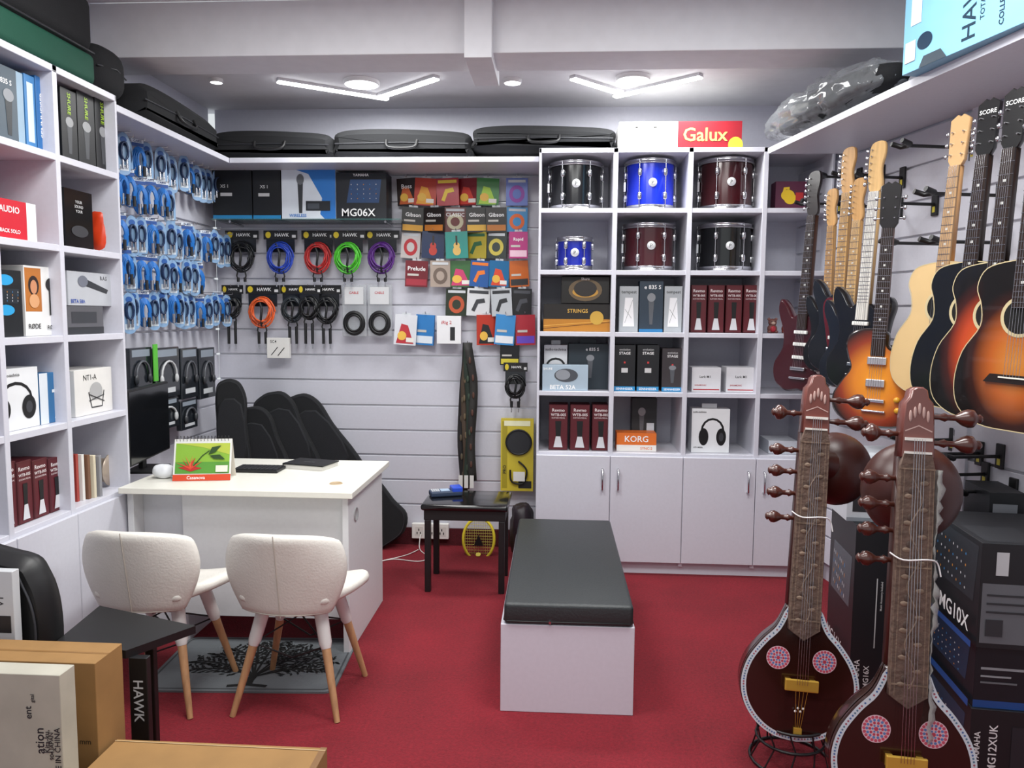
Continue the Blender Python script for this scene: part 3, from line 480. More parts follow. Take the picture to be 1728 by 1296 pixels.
# ---------------------------------------------------------------- accessory packs
def hook(p,q,label):
    MB().tube([p,q,q+V((0,0,.012))],.0022,CHR,5).build('display_hook',label=label,cat='hook',group='wire display hooks')
def pack(px0,px1,py0,py1,col,acc,tx,desc,where,gi=0,off=.07):
    px0-=2;px1+=3;py0-=2;py1+=4
    Y=YB-off; a=onY(px0,(py0+py1)/2,Y); b=onY(px1,(py0+py1)/2,Y); zt=onY(px0,py0,Y).z; z0=onY(px0,py1,Y).z; Wp=b.x-a.x-.002; H=zt-z0; tc='ffffff' if acc!='f0f0f0' else '222222'
    h={0:[('r',.05,.06,.95,.3,acc),('r',.1,.42,.6,.5,'c8c4bc')],1:[('e',.5,.42,.36,.32,acc),('e',.5,.42,.2,.18,col),('r',.1,.84,.9,.94,'c8ccd0')],2:[('p',[(.1,.05),(.9,.05),(.6,.65),(.3,.7)],acc),('e',.35,.3,.2,.15,'e8b84a'),('r',.55,.1,.9,.25,'e8e4dc')],3:[('e',.5,.28,.18,.17,acc),('e',.5,.48,.14,.12,acc),('r',.46,.5,.54,.85,'2a1a10')],4:[('p',[(.2,.2),(.4,.6),(.75,.65),(.8,.5),(.5,.45),(.35,.15)],acc),('r',.08,.82,.92,.93,acc)]}[gi]
    f=h+[('t',.5,.7,.16,.8,tx,tc)] if tx else h
    q=MB(TL(Wp/2,0,H)@Matrix.Rotation(rnd.uniform(-.08,.08),4,'Y')@RZ(rnd.uniform(-.3,.3))@TL(-Wp/2,0,-H)); q.box(0,-.006,0,Wp,.006,H,m(col,.3)); q.gfx(Wp,H,f,TL(0,-.0065,0)); q.box(Wp*.3,-.001,H,Wp*.7,.001,H+.012,m('c8ccd0',.3))
    q.build('accessory_pack',loc=(a.x,Y,z0),label=desc+', '+where,cat='package',group='accessory packs on the back wall'); hook(V((a.x+Wp/2,YB+.005,zt+.008)),V((a.x+Wp/2,Y-.02,zt+.008)),'wire hook of the '+desc+', '+where)
R_=[('top row',303,343,[(671,701,'2a1c1c','c86030','Boss','dark pack with orange photo',2),(703,736,'b8341c','e8a030','','red and orange string pack',2),(738,771,'a81c2c','e8c840','','red string pack',4),(773,805,'7c1420','c83a2c','','dark red string pack',2),(807,840,'2f7a34','a8d040','','green string pack',2),(856,888,'5a6fb8','8a3a9c','','blue pack with purple ring',1)]),
('second row',352,388,[(681,714,'1a1613','d8a030','Gibson','black and gold pack',0),(717,749,'241a16','c87a2c','Gibson','brown and gold pack',0),(751,785,'6a2a24','c8c0a0','CLASSIC','maroon lettered pack',1),(788,820,'17130f','e0b040','Gibson','black pack with gold script',0),(822,852,'1c1614','b87028','Gibson','black pack with orange band',0),(857,888,'3a90c8','e86a28','','light blue pack with orange disc',1)]),
('third row',393,432,[(681,708,'c8c2c0','b8202c','','white pack with red heart shape',1),(715,748,'1b2c50','b8382c','','dark blue pack with red guitar',3),(753,786,'2a8a80','d8b060','','teal pack with small guitar',3),(788,820,'a89838','2a5a38','','yellow and green pack',4),(823,854,'38403c','c8b850','','olive grey pack',1),(861,888,'b8307c','f0c8d8','Rapid','magenta pack',0)]),
('fourth row',442,480,[(687,720,'701422','a02838','Prelude','wine red pack with white script',0),(728,757,'a8988c','6a5a50','','beige cloth pack',1),(759,795,'3c6a3a','c83a6c','','colourful green and pink pack',2),(797,825,'2a5a9c','e87a2c','','blue and orange pack',4),(828,857,'1c6a9c','d84a2c','','blue pack with red mark',2),(860,888,'c8641c','2a2a2c','','orange pack with black stripe',0)]),
('fifth row',489,529,[(755,787,'26301f','b8502c','','dark green pack with orange mark',1),(791,825,'d8dadc','3a3c40','','white pack holding silver clamp',4),(830,860,'b8bcc0','26282c','','pale pack holding black clamp',4),(866,895,'1c1a1c','4a4c52','','black pack holding grey clamp',4)]),
('sixth row',533,578,[(670,702,'d8dae0','b82c38','','white pack with red corner',2),(704,733,'3a7fc0','e0e8f0','','blue box with white panel',0),(806,835,'b83420','1c1c1e','','red and black pack',2),(839,868,'3a8ac8','e8ecf0','','blue and white striped pack',0),(871,900,'b02c38','6a4ac0','','red and violet pack',0)]),
('lowest row',582,612,[(846,874,'141518','d8c83c','','small black and yellow pack',0)])]
for rn,y0,y1,L in R_:
    for i,(a,b,c,ac,tx,ds,gi) in enumerate(L): pack(a,b,y0,y1,c,ac,tx,ds,'%s in the %s'%(ORD[i],rn),gi,.05+.03*((i*7+y0)%3)/2)
def wb(px0,px1,pt,pb,name,label,base,f,off=.11,D=.04): 
    Y=YB-off; a=onY(px0,pt,Y); b=onY(px1,pt,Y); z0=onY(px0,pb,Y).z; return carton(name,label,'box',(a.x,Y,z0),b.x-a.x,D,a.z-z0,0,base,f)
wb(737,778,533,580,'product_box','small white interface box hanging among the lowest packs','e6e6e8',[('t',.4,.75,.16,.6,'iRig 2','b82030'),('r',.55,.12,.75,.6,'222226')])
wb(450,487,570,604,'product_box','small white box with two thin microphones hanging below cables','e4e2de',[('t',.3,.82,.14,.3,'SC4','222222'),('c',[(.2,.15),(.5,.55)],.005,'222226'),('c',[(.5,.12),(.8,.52)],.005,'222226')])
def cable(px,py0,py1,col,label,w=.2,off=.06):
    Y=YB-off; c=onY(px,py0,Y); zb=onY(px,py1,Y).z; t=E('cable_pack',label,'cable',(c.x,Y,zb),group='coiled cables on the back wall'); H=c.z-zb; hc=.055; r0=min(.092,(H-hc)*.37,w*.46)
    q=MB(TL(-w/2,0,H-hc)); q.box(0,-.002,0,w,.002,hc,BLK); q.box(w*.08,-.001,-.08,w*.92,.001,0,m('202226',.2)); q.gfx(w,hc,[('e',.14,.5,.08,.36,'d8c02c'),('t',.55,.5,.42,.42,'HAWK','f0f0f0'),('r',.85,.2,.96,.5,'d8d8d8')],TL(0,-.0025,0)); q.build('header_card',t)
    cm=m(col,.35); q=MB(); pts=[]; cz=H-hc-.02-r0
    for k in range(7*18+1):
        a=k*2*PI/18; tn=k/18; r=r0*(1-.06*tn+.04*math.sin(k*.37+px)); pts.append((r*math.cos(a)*.92,-.014-.009*math.sin(k*.9)-.003*tn,cz+r*math.sin(a)*1.08-.006*math.sin(tn)))
    q.tube(pts,.005,cm,6); q.build('coil',t)
    q=MB()
    for sx in(-1,1): x=.02*sx; q.tube([(x,-.02,cz-r0*.8),(x*1.5,-.022,cz-r0*1.3),(x*1.1,-.02,cz-r0*1.45)],.005,BLK,6); q.tube([(x*1.1,-.02,cz-r0*1.4),(x*1.1,-.02,.03)],[.010,.009],BLK,8); q.tube([(x*1.1,-.02,.03),(x*1.1,-.02,.0)],.004,CHR,8)
    q.build('plug',t)
    MB().tube([(-.02,-.025,cz+r0*.9),(.008,-.04,cz+r0*.2),(.0,-.04,cz-r0*.5),(0,-.025,cz-r0*1.0)],.008,BLK,6).build('tie',t)
    hook(V((c.x,YB+.005,c.z-.008)),V((c.x,Y-.03,c.z-.008)),'wire hook holding the '+label)
for i,(px,c,n) in enumerate(((408,'15161a','black'),(473,'2444b0','blue'),(537,'b82c2c','red'),(588,'4ab82c','green'),(645,'5a2a80','purple'))): cable(px,389,484,c,'coil of %s cable with black card in the upper row'%n,.215,.06+.03*(i%2))
for i,(px,c,n,w) in enumerate(((392,'1a1b1e','thin black',.14),(443,'e0602c','orange',.22),(495,'2a3036','dark grey',.17),(522,'101114','glossy black',.15),(552,'16171a','thick black',.18))): cable(px,481,588,c,'coil of %s cable with black card in the lower row'%n,w,.05+.03*(i%2))
for i,px in enumerate((598,641)):
    Y=YB-.07; c=onY(px,480,Y); zb=onY(px,568,Y).z; H=c.z-zb; t=E('cable_pack','clear bag of black cable, %s of the two beside purple cable'%('left','right')[i],'cable',(c.x,Y,zb),group='coiled cables on the back wall')
    q=MB(); q.box(-.078,-.012,0,.078,.012,H,m('c4c8cc',.2,0,'clear'),.006); q.build('bag',t); q=MB(); q.box(-.06,-.014,H*.62,.06,-.0125,H*.95,m('cfd0d2',.4)); q.text('CABLE',0,H*.84,.015,.08,m('b82030'),-.0145); q.build('label_card',t)
    q=MB(); [q.tube([(.065*math.cos(k*PI/10)*(1-.1*j),-.014-.004*(j%2),.085+.072*math.sin(k*PI/10)*(1-.1*j)) for k in range(20)],.007,BLK,6,1) for j in range(4)]; q.build('coil',t)
cable(870,612,695,'141416','coil of thick black cable hanging below the accessory packs',.15,.08)
sx_=onY(790,575,4.80).x
t=E('guitar_strap','bundle of long patterned guitar straps hanging on the back wall','strap',(sx_,4.81,0))
zt_=onY(790,578,4.81).z; zb_=onY(790,832,4.81).z
for i,c in enumerate(('1d1a1c','4a3c30','243028','2a2826')):
    q=MB(); vs=[];n=16
    for k in range(n+1): z=zt_+(zb_+.03*i-zt_)*k/n; dx=.008*math.sin(k*.5+i*1.7)+(i-1.5)*.022*min(1,.3+k/6); vs+=[(dx-.024,-.02-.012*i+.008*math.sin(k+i),z),(dx+.024,-.012*i-.005,z)]
    q.add(vs,[(2*k,2*k+1,2*k+3,2*k+2) for k in range(n)],m(c,.7),1)
    for k in range(2,n-1,2): v=vs[2*k]; q.sq((v[0]+.022,v[1]-.003,v[2]),(.007,.002,.02),m(('5a5040','6a5a44','3a4a3c','54362c')[i],.7),nu=8,nv=6)
    q.build('strap',t,sol=.003)
q=MB(); [q.box(-.05+.035*i,-.075,zb_+.05,-.025+.035*i,-.073,zb_+.13,m('d8d8d4',.5)) for i in range(3)]; q.build('price_tag',t)
hook(V((sx_,YB+.005,zt_)),V((sx_,4.77,zt_)),'wire hook holding the patterned guitar straps')
Y=4.80; a=onY(845,765,Y); b=onY(900,765,Y); zt_=onY(845,706,Y).z; z0=onY(845,828,Y).z
t=E('pop_filter_pack','tall yellow pack holding a round black pop filter','package',(a.x,Y,z0)); Wp=b.x-a.x;H=zt_-z0
q=MB(); q.box(0,0,0,Wp,.03,H,m('d0bc3a',.4)); q.gfx(Wp,H,[('r',.04,.04,.2,.96,'a89828'),('r',.55,.04,.95,.14,'2a2a2a'),('r',.1,.9,.9,.97,'f0eec8'),('t',.12,.3,.1,.4,'PRO','222222',PI/2)]); q.build('card',t)
q=MB(TL(Wp*.55,-.012,H*.68)@Matrix.Rotation(PI/2,4,'X')); q.lathe([(0,.004),(.075,.004)],m('2b2c30',.8)); q.tube([(.078*math.cos(k*PI/14),.078*math.sin(k*PI/14),.002) for k in range(28)],.006,BLK,8,1); q.build('filter',t)
q=MB(); q.tube(cat_rom([(Wp*.55,-.015,H*.42),(Wp*.8,-.02,H*.3),(Wp*.7,-.02,H*.12),(Wp*.35,-.02,H*.14),(Wp*.3,-.02,H*.3)],6,False),.006,BLK,8); q.build('gooseneck',t); q=MB(); q.box(Wp*.4,-.03,H*.15,Wp*.75,-.028,H*.28,m('e6e6e2',.5)); q.build('label_tag',t)
# ---------------------------------------------------------------- left wall cable packs
BLU=m('1c6ab8',.35); pc,pk=None,None
def lp_coil():
    t=E('cable_pack','x','cable',group='blue cable packs on the left wall')
    q=MB(); q.box(-.03,-.002,.16,.03,.002,.195,m('dfe8f0',.4)); q.gfx(.06,.035,[('r',0,0,1,.5,'1c4a90'),('t',.5,.75,.3,.7,'CABLE','1a3a78')],TL(-.03,-.0025,.16)); q.build('header_card',t)
    q=MB(); pts=[(.034*math.cos(k*PI/8)*(1-.09*(k//16)+.05*math.sin(k)),-.008-.004*(k//16),.084+.072*math.sin(k*PI/8)*(1-.06*(k//16))) for k in range(16*7+1)]; q.tube(pts,.0052,BLU,6); q.build('coil',t)
    q=MB(); q.tube([(-.012,-.04,.01),(-.012,-.04,.06)],.008,CHR,8); q.tube([(.012,-.04,.01),(.012,-.04,.06)],.008,DK,8); q.build('plug',t); return t
def lp_card():
    t=E('cable_pack','x','cable',group='blue cable packs on the left wall')
    q=MB(); ol=cat_rom([(-.026,.0),(.026,.0),(.03,.1),(.025,.165),(0,.19),(-.025,.165),(-.03,.1)],4); q.prism(ol,-.002,.002,m('86a8cc',.3)); q.gfx(.052,.18,[('e',.5,.86,.3,.08,'2458a0'),('r',.1,.05,.9,.2,'d8e2ea'),('r',.1,.7,.9,.74,'14305c')],TL(-.026,-.0025,0)); q.build('card',t)
    q=MB(); q.tube([(.02*math.cos(k*PI/6)*(1-.1*(k//12)),-.008-.004*(k//12),.1+.042*math.sin(k*PI/6)) for k in range(12*3+1)],.0055,m('1a3054',.35),6); q.build('coil',t)
    q=MB(); q.tube([(-.008,-.012,.02),(-.008,-.012,.07)],.006,CHR,6); q.tube([(.01,-.012,.02),(.01,-.012,.07)],.006,CHR,6); q.build('plug',t); return t
rows=[('top row',2.17,17,'cckkkckkkkkckkkkk'),('second row',1.99,9,'cccccccck'),('third row',1.80,17,'ckkckkckkkckkckkk'),('fourth row',1.61,13,'cccckcckkckkc'),('fifth row',1.42,17,'kckkkckkckkkckkck')]
for rn,z,n,ty in rows:
    for i in range(n):
        Y=le+.06+i*(YB-le-.16)/16; off=.10+rnd.uniform(-.02,.02); zz=z+rnd.uniform(-.018,.012)
        big=ty[i]=='c'; lab='%s pack, %s in the %s'%('bright blue cable' if big else 'white and blue cable',ORD[i] if i else 'nearest',rn)
        src=pc if big else pk; rr=PI/2-.72+rnd.uniform(-.18,.18)
        if src is None:
            src=lp_coil() if big else lp_card()
            if big: pc=src
            else: pk=src
            src.location=(XL+off,Y,zz); src.rotation_euler=(0,0,rr); src['label']=lab
        else: dup(src,loc=(XL+off,Y,zz),rz=rr,label=lab)
        hook(V((XL-.005,Y,zz+.19)),V((XL+off+.04,Y,zz+.19)),'wire hook holding the '+lab)
DP=[(218,256,'black headphone pack nearest the shelving'),(260,302,'clear pack of white earphones on the left wall'),(305,333,'dark blister pack beside the white earphones'),(336,362,'black headset pack nearest the corner')]
for j,(pt,pb) in enumerate(((588,672),(678,724))):
    for i,(a,b,d) in enumerate(DP[:4 if j==0 else 3]):
        A0,B0=onX(a,pt,XL+.12),onX(b,pt,XL+.12); zt_=A0.z; z0=onX((a+b)/2,pb,XL+.12).z; W_=B0.y-A0.y;H=zt_-z0
        t=E('headset_pack',d if j==0 else ('small black headphone pack under the larger one','small dark pack behind the monitor','small blister pack right of the monitor')[i],'package',(XL+.12,A0.y,z0),rz=PI/2)
        q=MB(); q.box(0,0,0,W_,.03,H,m('20242a',.15,0,'coat'),.004); q.gfx(W_,H,[('r',.1,.82,.9,.96,'8a94a0'),('r',.2,.1,.8,.2,'c8ccd0')]); q.build('shell',t)
        q=MB(); q.tube([(W_/2+W_*.3*math.cos(k*PI/8),-.01,H*.45+H*.28*math.sin(k*PI/8)) for k in range(9)],.006,m('c0c2c4' if i==1 else '55585e',.3),6); q.sq((W_*.2,-.01,H*.38),(.014,.01,.025),m('c0c2c4' if i==1 else '3a3c40',.3),nu=12,nv=8); q.sq((W_*.8,-.01,H*.38),(.014,.01,.025),m('c0c2c4' if i==1 else '3a3c40',.3),nu=12,nv=8); q.build('headset',t)
        if j==0 and i==0: q=MB(); q.box(W_*.9,-.02,H*.3,W_*1.1,-.015,H*1.05,m('58b838',.4)); q.build('green_label',t)
# ---------------------------------------------------------------- cases on top
def softcase(w,c,rz,h,label,d=.3,cat='case'):
    t=E('instrument_case',label,cat,c,rz=rz,group='black cases on top of shelving')
    q=MB(); ol=cat_rom([(-w,h*.5),(-w*.96,h*.88),(-w*.5,h),(w*.4,h*.95),(w*.95,h*.82),(w,h*.4),(w*.95,.02),(0,.004),(-w*.95,.02)],5); q.prism(ol,-d/2,d/2,FAB,b=.035); q.build('body',t)
    q=MB(); q.tube([(-w*.98,-d/2-.001,h*.5),(0,-d/2-.002,h*.53),(w*.97,-d/2-.001,h*.48)],.004,m('2c2d31',.4),6); q.build('zipper',t)
    q=MB(); q.tube(cat_rom([(-.09,-d/2,h*.6),(-.07,-d/2-.025,h*.35),(.07,-d/2-.025,h*.35),(.09,-d/2,h*.6)],4,False),.009,BLK,8); q.build('handle',t); return t
def sc3(p0_,p1_,z,h,lab): a,b=onY(p0_,230,4.56).x,onY(p1_,230,4.56).x; softcase((b-a)/2,((a+b)/2,4.68,z),0,h,lab)
sc3(357,560,ZW+.001,.175,'long black soft case, left of three above the back wall')
sc3(565,795,ZW+.001,.18,'long black soft case, middle one with a carrying handle in front')
sc3(799,1038,ZT+.001,.16,'long black soft case, right one next to white and red carton')
softcase(.4,(XU-.15,3.98,ZW+.001),PI/2,.19,'black rounded bag lying on the left wall shelf',.26)
t=E('instrument_case','large dark green and black case on top of left shelving','case',(XU-.18,2.78,ZT+.001),rz=PI/2)
q=MB(); q.box(-.42,-.17,0,.42,.17,.13,m('0e4a38',.7,0,'fabric'),.03,4); q.build('lower_shell',t); q=MB(); q.box(-.42,-.17,.125,.42,.17,.36,FAB,.05,4); q.build('upper_shell',t); q=MB(); q.tube([(-.4,-.172,.13),(.4,-.172,.13)],.005,m('2c2d31',.4),6); q.build('zipper',t)
t=E('instrument_case','small black bag beside the dark green case','bag',(XU-.14,3.36,ZT+.001),rz=PI/2); MB().sq((0,0,.11),(.12,.12,.11),FAB,.6,.6).build('body',t); MB().tube([(-.11,-.1,.11),(0,-.122,.12),(.11,-.1,.11)],.004,m('2c2d31',.4),6).build('zipper',t)
a=onY(1045,225,4.43); b=onY(1252,225,4.43); H=onY(1100,205,4.43).z-ZT-.002
carton('carton','long white and red carton lying on top of the wall cabinet','box',(a.x,4.43,ZT+.002),b.x-a.x,.3,H,0,'e2e1de',[('r',.48,0,1,1,'9c1626'),('t',.32,.78,.16,.12,'GMP-600','333333'),('t',.18,.78,.1,.12,'MODEL','333333'),('r',.1,.22,.3,.24,'8a8a8a'),('r',.1,.32,.25,.34,'8a8a8a'),('t',.705,.5,.66,.36,'Galux','ecd870'),('e',.95,.1,.06,.3,'d8c83c')])
# plastic wrapped bag
wd=(p1-p0).normalized(); wc=p0.lerp(p1,.40)+V((.10,.0,0)); wr=math.atan2(wd.y,wd.x)
t=E('wrapped_bag','black bag wrapped in crinkled clear plastic on the right shelf','bag',(wc.x,wc.y,ZW+.002),rz=wr)
MB().sq((.05,.0,.10),(.50,.115,.075),FAB,.7,.7,dis=.02).build('bag',t)
MB().sq((-.02,-.01,.11),(.56,.135,.095),m('a2a6aa',.1,0,'clear'),.8,.8,nu=90,nv=44,dis=.045,fr=14).build('plastic_wrap',t)
# blue carton on right shelf
a=onZ(1522,128,ZW+.001); b=onZ(1655,70,ZW+.001); ang=math.atan2(b.y-a.y,b.x-a.x)
carton('carton','large light blue carton with guitar print on the right shelf','box',(a.x,a.y,ZW+.001),.75,.3,.36,ang,'86bfe0',[('t',.42,.42,.085,.7,'HAWK','1c3446',PI/2),('t',.495,.42,.025,.55,'TOTAL MUSIC','1c3446',PI/2),('t',.60,.42,.03,.7,'COLLECTION SERIES','1c3446',PI/2),('r',.05,.45,.12,.8,'e8f0f4'),('e',.15,.25,.05,.08,'16324a'),('r',.02,.1,.09,.3,'f0d8d0'),('p',[(.12,.0),(.3,0),(.26,.1),(.15,.1)],'3a4650')],l=[('r',.1,.6,.4,.8,'eef4f8'),('e',.5,.3,.2,.1,'b8dcee')])
# ---------------------------------------------------------------- guitars
AC=cat_rom([(0,0),(.10,.006),(.175,.05),(.197,.13),(.178,.225),(.125,.305),(.128,.37),(.146,.425),(.12,.48),(.04,.5),(-.04,.5),(-.12,.48),(-.146,.425),(-.128,.37),(-.125,.305),(-.178,.225),(-.197,.13),(-.175,.05),(-.10,.006)],4)
LP=cat_rom([(0,0),(.09,.006),(.155,.05),(.168,.115),(.135,.185),(.105,.235),(.118,.285),(.12,.335),(.095,.352),(.06,.32),(.035,.335),(.03,.385),(-.03,.4),(-.10,.388),(-.128,.34),(-.118,.285),(-.105,.235),(-.135,.185),(-.168,.115),(-.155,.05),(-.09,.006)],4)
SR=cat_rom([(0,.01),(.08,.0),(.15,.05),(.155,.12),(.11,.2),(.115,.28),(.13,.35),(.10,.385),(.06,.34),(.03,.355),(-.03,.36),(-.06,.345),(-.10,.40),(-.14,.425),(-.15,.37),(-.115,.28),(-.11,.2),(-.155,.12),(-.14,.04),(-.07,.0)],4)
def guitar(kind,top,bot,nrm,label,body,neck='c89a62',fb_='2a1a14',side=None,head=None,pg=None,txt_=None):
    L=1.03 if kind=='ac' else 1.0; t=E('acoustic_guitar' if kind=='ac' else 'electric_guitar',label,'guitar',M=FR(top,bot,nrm,L),group='guitars hanging on the right wall')
    bm_=body if not isinstance(body,str) else m(body,.25,0,'coat'); sd=m(side,.25,0,'coat') if side else bm_; nk=m(neck,.4,0,'wood'); ol={'ac':AC,'lp':LP,'st':SR}[kind]
    th=.10 if kind=='ac' else .045; zj=.47 if kind=='ac' else .34; zn=.845 if kind=='ac' else .80; zf=.36 if kind=='ac' else .29
    MB().prism(ol,-th/2,th/2,bm_,sd,b=.004 if kind=='ac' else .008).build('body',t); y=-th/2
    if kind=='ac': MB().stroke([(x*.985,.25+(z-.25)*.99) for x,z in ol],.003,m('c8b890',.3),y-.0006,cl=1).build('binding',t)
    q=MB(); hw=.024; q.prism([(-hw,zj),(hw,zj),(hw*.85,zn),(-hw*.85,zn)],y-.0+.002 if kind!='ac' else y,y+.026,nk,b=.003); q.build('neck',t)
    q=MB(); q.prism([(-.027,zf),(.027,zf),(.0215,zn),(-.0215,zn)],y-.006,y+.001,m(fb_,.35,0,'wood')); sl=zn-(.12 if kind=='ac' else .16)
    for k in range(1,21):
        z=zn-sl*(1-2**(-k/12)); 
        if z>zf: q.box(-.025,y-.0075,z-.0008,.025,y-.006,z+.0008,CHR)
    for k in(3,5,7,9,12,15):
        z=zn-sl*(1-2**(-(k-.5)/12)); q.box(-.004,y-.0068,z-.004,.004,y-.006,z+.004,m('e8e8e4',.3))
    q.build('fretboard',t)
    hm=m(head or neck,.3,0,'coat' if head else 'wood')
    if kind=='st': hol=cat_rom([(-.021,zn),(.021,zn),(.03,zn+.03),(.02,zn+.09),(.03,zn+.15),(.02,zn+.195),(-.03,zn+.19),(-.04,zn+.14),(-.036,zn+.05)],4)
    else: hol=[(-.022,zn),(.022,zn),(.034,zn+.02),(.039,zn+.165),(.012,zn+.183),(0,zn+.175),(-.012,zn+.183),(-.039,zn+.165),(-.034,zn+.02)]
    q=MB(); q.prism(hol,y+.002,y+.018,hm,b=.002)
    if txt_: q.text(txt_,0,zn+.14,.016,.06,m('f0f0f0',.4),y+.0015)
    q.build('headstock',t)
    for k in range(6):
        if kind=='st': px_,s,z=-.036,-1,zn+.035+.026*k
        else: s=-1 if k<3 else 1; px_=s*.034; z=zn+.04+.04*(k%3)
        q=MB(); q.tube([(px_-s*.012,y+.004,z),(px_-s*.012,y-.006,z)],.003,CHR,8); q.tube([(px_,y+.012,z),(px_+s*.016,y+.012,z)],.002,CHR,6); q.sq((px_+s*.02,y+.012,z),(.007,.004,.009),CHR,nu=10,nv=6); q.build('tuning_peg',t)
    if kind=='ac':
        MB(TL(0,y-.0008,.335)@Matrix.Rotation(PI/2,4,'X')).lathe([(0,0),(.05,0)],m('060505',.9)).build('sound_hole',t); MB(TL(0,y-.001,.335)@Matrix.Rotation(PI/2,4,'X')).lathe([(.05,0),(.06,.0002)],m('c8b890',.4)).build('rosette',t)
        q=MB(); q.prism([(-.09,.14),(.09,.14),(.07,.165),(-.07,.165)],y-.01,y,m('1c1210',.4)); q.box(-.04,y-.014,.155,.04,y-.01,.159,m('f0ece0',.4)); q.build('bridge',t); z0=.157
        if pg: MB().prism(cat_rom([(.05,.3),(.09,.24),(.11,.29),(.07,.37)],4),y-.002,y,m(pg,.2,0,'coat')).build('pickguard',t)
    else:
        if pg: MB().prism(cat_rom([(-.03,.10),(.05,.08),(.09,.12),(.075,.2),(.09,.3),(.03,.32),(-.05,.34),(-.08,.3),(-.06,.2)],4),y-.002,y,m(pg,.25,0,'coat')).build('pickguard',t)
        for z in ((.27,.18) if kind=='lp' else (.275,.22,.16)): q=MB(); q.box(-.036,y-.012,z-.016 if kind=='lp' else z-.008,.036,y,z+.016 if kind=='lp' else z+.008,m('d8d8d8',.25,.9) if kind=='lp' else m('e8e8e4',.4),.003); q.build('pickup',t)
        q=MB(); q.box(-.04,y-.014,.10,.04,y,.116,CHR,.003); q.box(-.045,y-.012,.06,.045,y,.07,CHR,.003); q.build('bridge',t); z0=.108
        for dx,dz in((.09,.11),(.12,.15),(.085,.17)): q=MB(TL(dx,y,dz*.7)@Matrix.Rotation(PI/2,4,'X')); q.lathe([(.012,0),(.01,.014),(0,.014)],m('d8a030' if kind=='lp' else 'e8e8e4',.3),n=14); q.build('knob',t)
    for k in range(6): x=-.018+.0072*k; MB().tube([(x*1.3,y-.013,z0),(x*.9,y-.011,zn)],.0007,CHR,4).build('string',t)
    return t
U=onY
guitar('st',U(1382,288,4.12),U(1350,662,4.12),(-.85,-.53,0),'dark red electric guitar, the leftmost one on the wall','3a0a14',neck='4a2a1a',head='180c0c')
guitar('st',U(1410,318,3.92),U(1395,628,3.92),(-.85,-.53,0),'black electric guitar with pale maple neck, second from the left','0f1116',fb_='c89a62')
guitar('st',U(1440,248,3.70),U(1412,630,3.70),(-.85,-.53,0),'black electric guitar with dark red pickguard and tall maple headstock','14161c',fb_='d0a468',pg='5a1420')
guitar('st',U(1457,300,3.52),U(1428,655,3.52),(-.85,-.53,0),'dark blue black electric guitar in front of the red pickguard one','161a24',fb_='d8b078')
guitar('st',U(1490,238,3.36),U(1448,660,3.36),(-.85,-.53,0),'black electric guitar with neck wrapped in white foam','101014',fb_='e6e2da',neck='d8b078')
SB=burst('sunburst_orange',[(0.0,'e8961c'),(.42,'d8801c'),(.72,'8a3010'),(.95,'120806')],.19,.19,.23)
guitar('lp',U(1508,300,3.12),U(1474,720,3.12),(-.60,-.80,0),'orange sunburst single cut electric guitar with two chrome pickups',SB,neck='5a3020',side='160a08',head='0c0a0a')
NA=(-.91,-.41,0)
guitar('ac',U(1638,195,2.92),U(1584,670,2.92),NA,'natural pale wood acoustic guitar with wrapped neck','d8b884',neck='c89868',fb_='c09a70',side='c89a60',head='c8a070')
S1=burst('sunburst_red',[(0.0,'d8682a'),(.45,'b8421a'),(.7,'3a1008'),(.86,'0a0606')],.22,.2,.28); S2=burst('sunburst_amber',[(0.0,'d08838'),(.4,'b0581c'),(.7,'301008'),(.86,'0a0606')],.2,.2,.26)
guitar('ac',U(1688,168,2.74),U(1628,693,2.74),NA,'glossy black acoustic guitar tucked behind the natural one','0c0c0e',neck='2a1a12',side='0c0808',head='101012',txt_='SCORE')
guitar('ac',U(1735,150,2.56),U(1670,710,2.56),NA,'red orange sunburst acoustic guitar with black edges',S1,neck='2a1a12',side='0c0808',head='101012',txt_='SCORE')
guitar('ac',U(1786,120,2.38),U(1722,728,2.38),NA,'amber sunburst acoustic guitar, the rightmost on the wall',S2,neck='2a1a12',side='0c0808',head='101012',pg='120c0a',txt_='SCORE')
for i,(px,py,ar) in enumerate(((1420,345,.2),(1452,300,.2),(1490,296,.2),(1525,300,.22),(1520,350,.2),(1580,345,.25),(1600,412,.25),(1566,585,.2),(1645,250,.3),(1690,330,.3),(1700,410,.3),(1655,765,.22),(1610,742,.22),(1690,770,.22),(1665,800,.24),(1712,828,.22))):
    p=onR(px,py); M=TL(p.x,p.y,p.z)@RZ(TT-PI/2); t=E('guitar_hanger','black guitar wall hanger, number %s from the corner on the right wall'%('one two three four five six seven eight nine ten eleven twelve thirteen fourteen fifteen sixteen'.split()[i]),'hanger',M=M,group='guitar hangers on the right wall')
    q=MB(); q.box(-.02,-.012,-.05,.02,0,.05,BLK,.003); q.box(-.008,-.013,-.035,.008,-.012,-.01,m('d8c83c',.4)); q.build('plate',t)
    q=MB(); q.tube([(0,0,-.0),(0,-ar,.0)],.007,BLK,8); q.build('arm',t); q=MB()
    q.tube([(-.035,-ar-.05,.012),(-.03,-ar-.01,.0),(0,-ar,0),(.03,-ar-.01,.0),(.035,-ar-.05,.012)],.011,BLK,8); q.build('yoke',t)
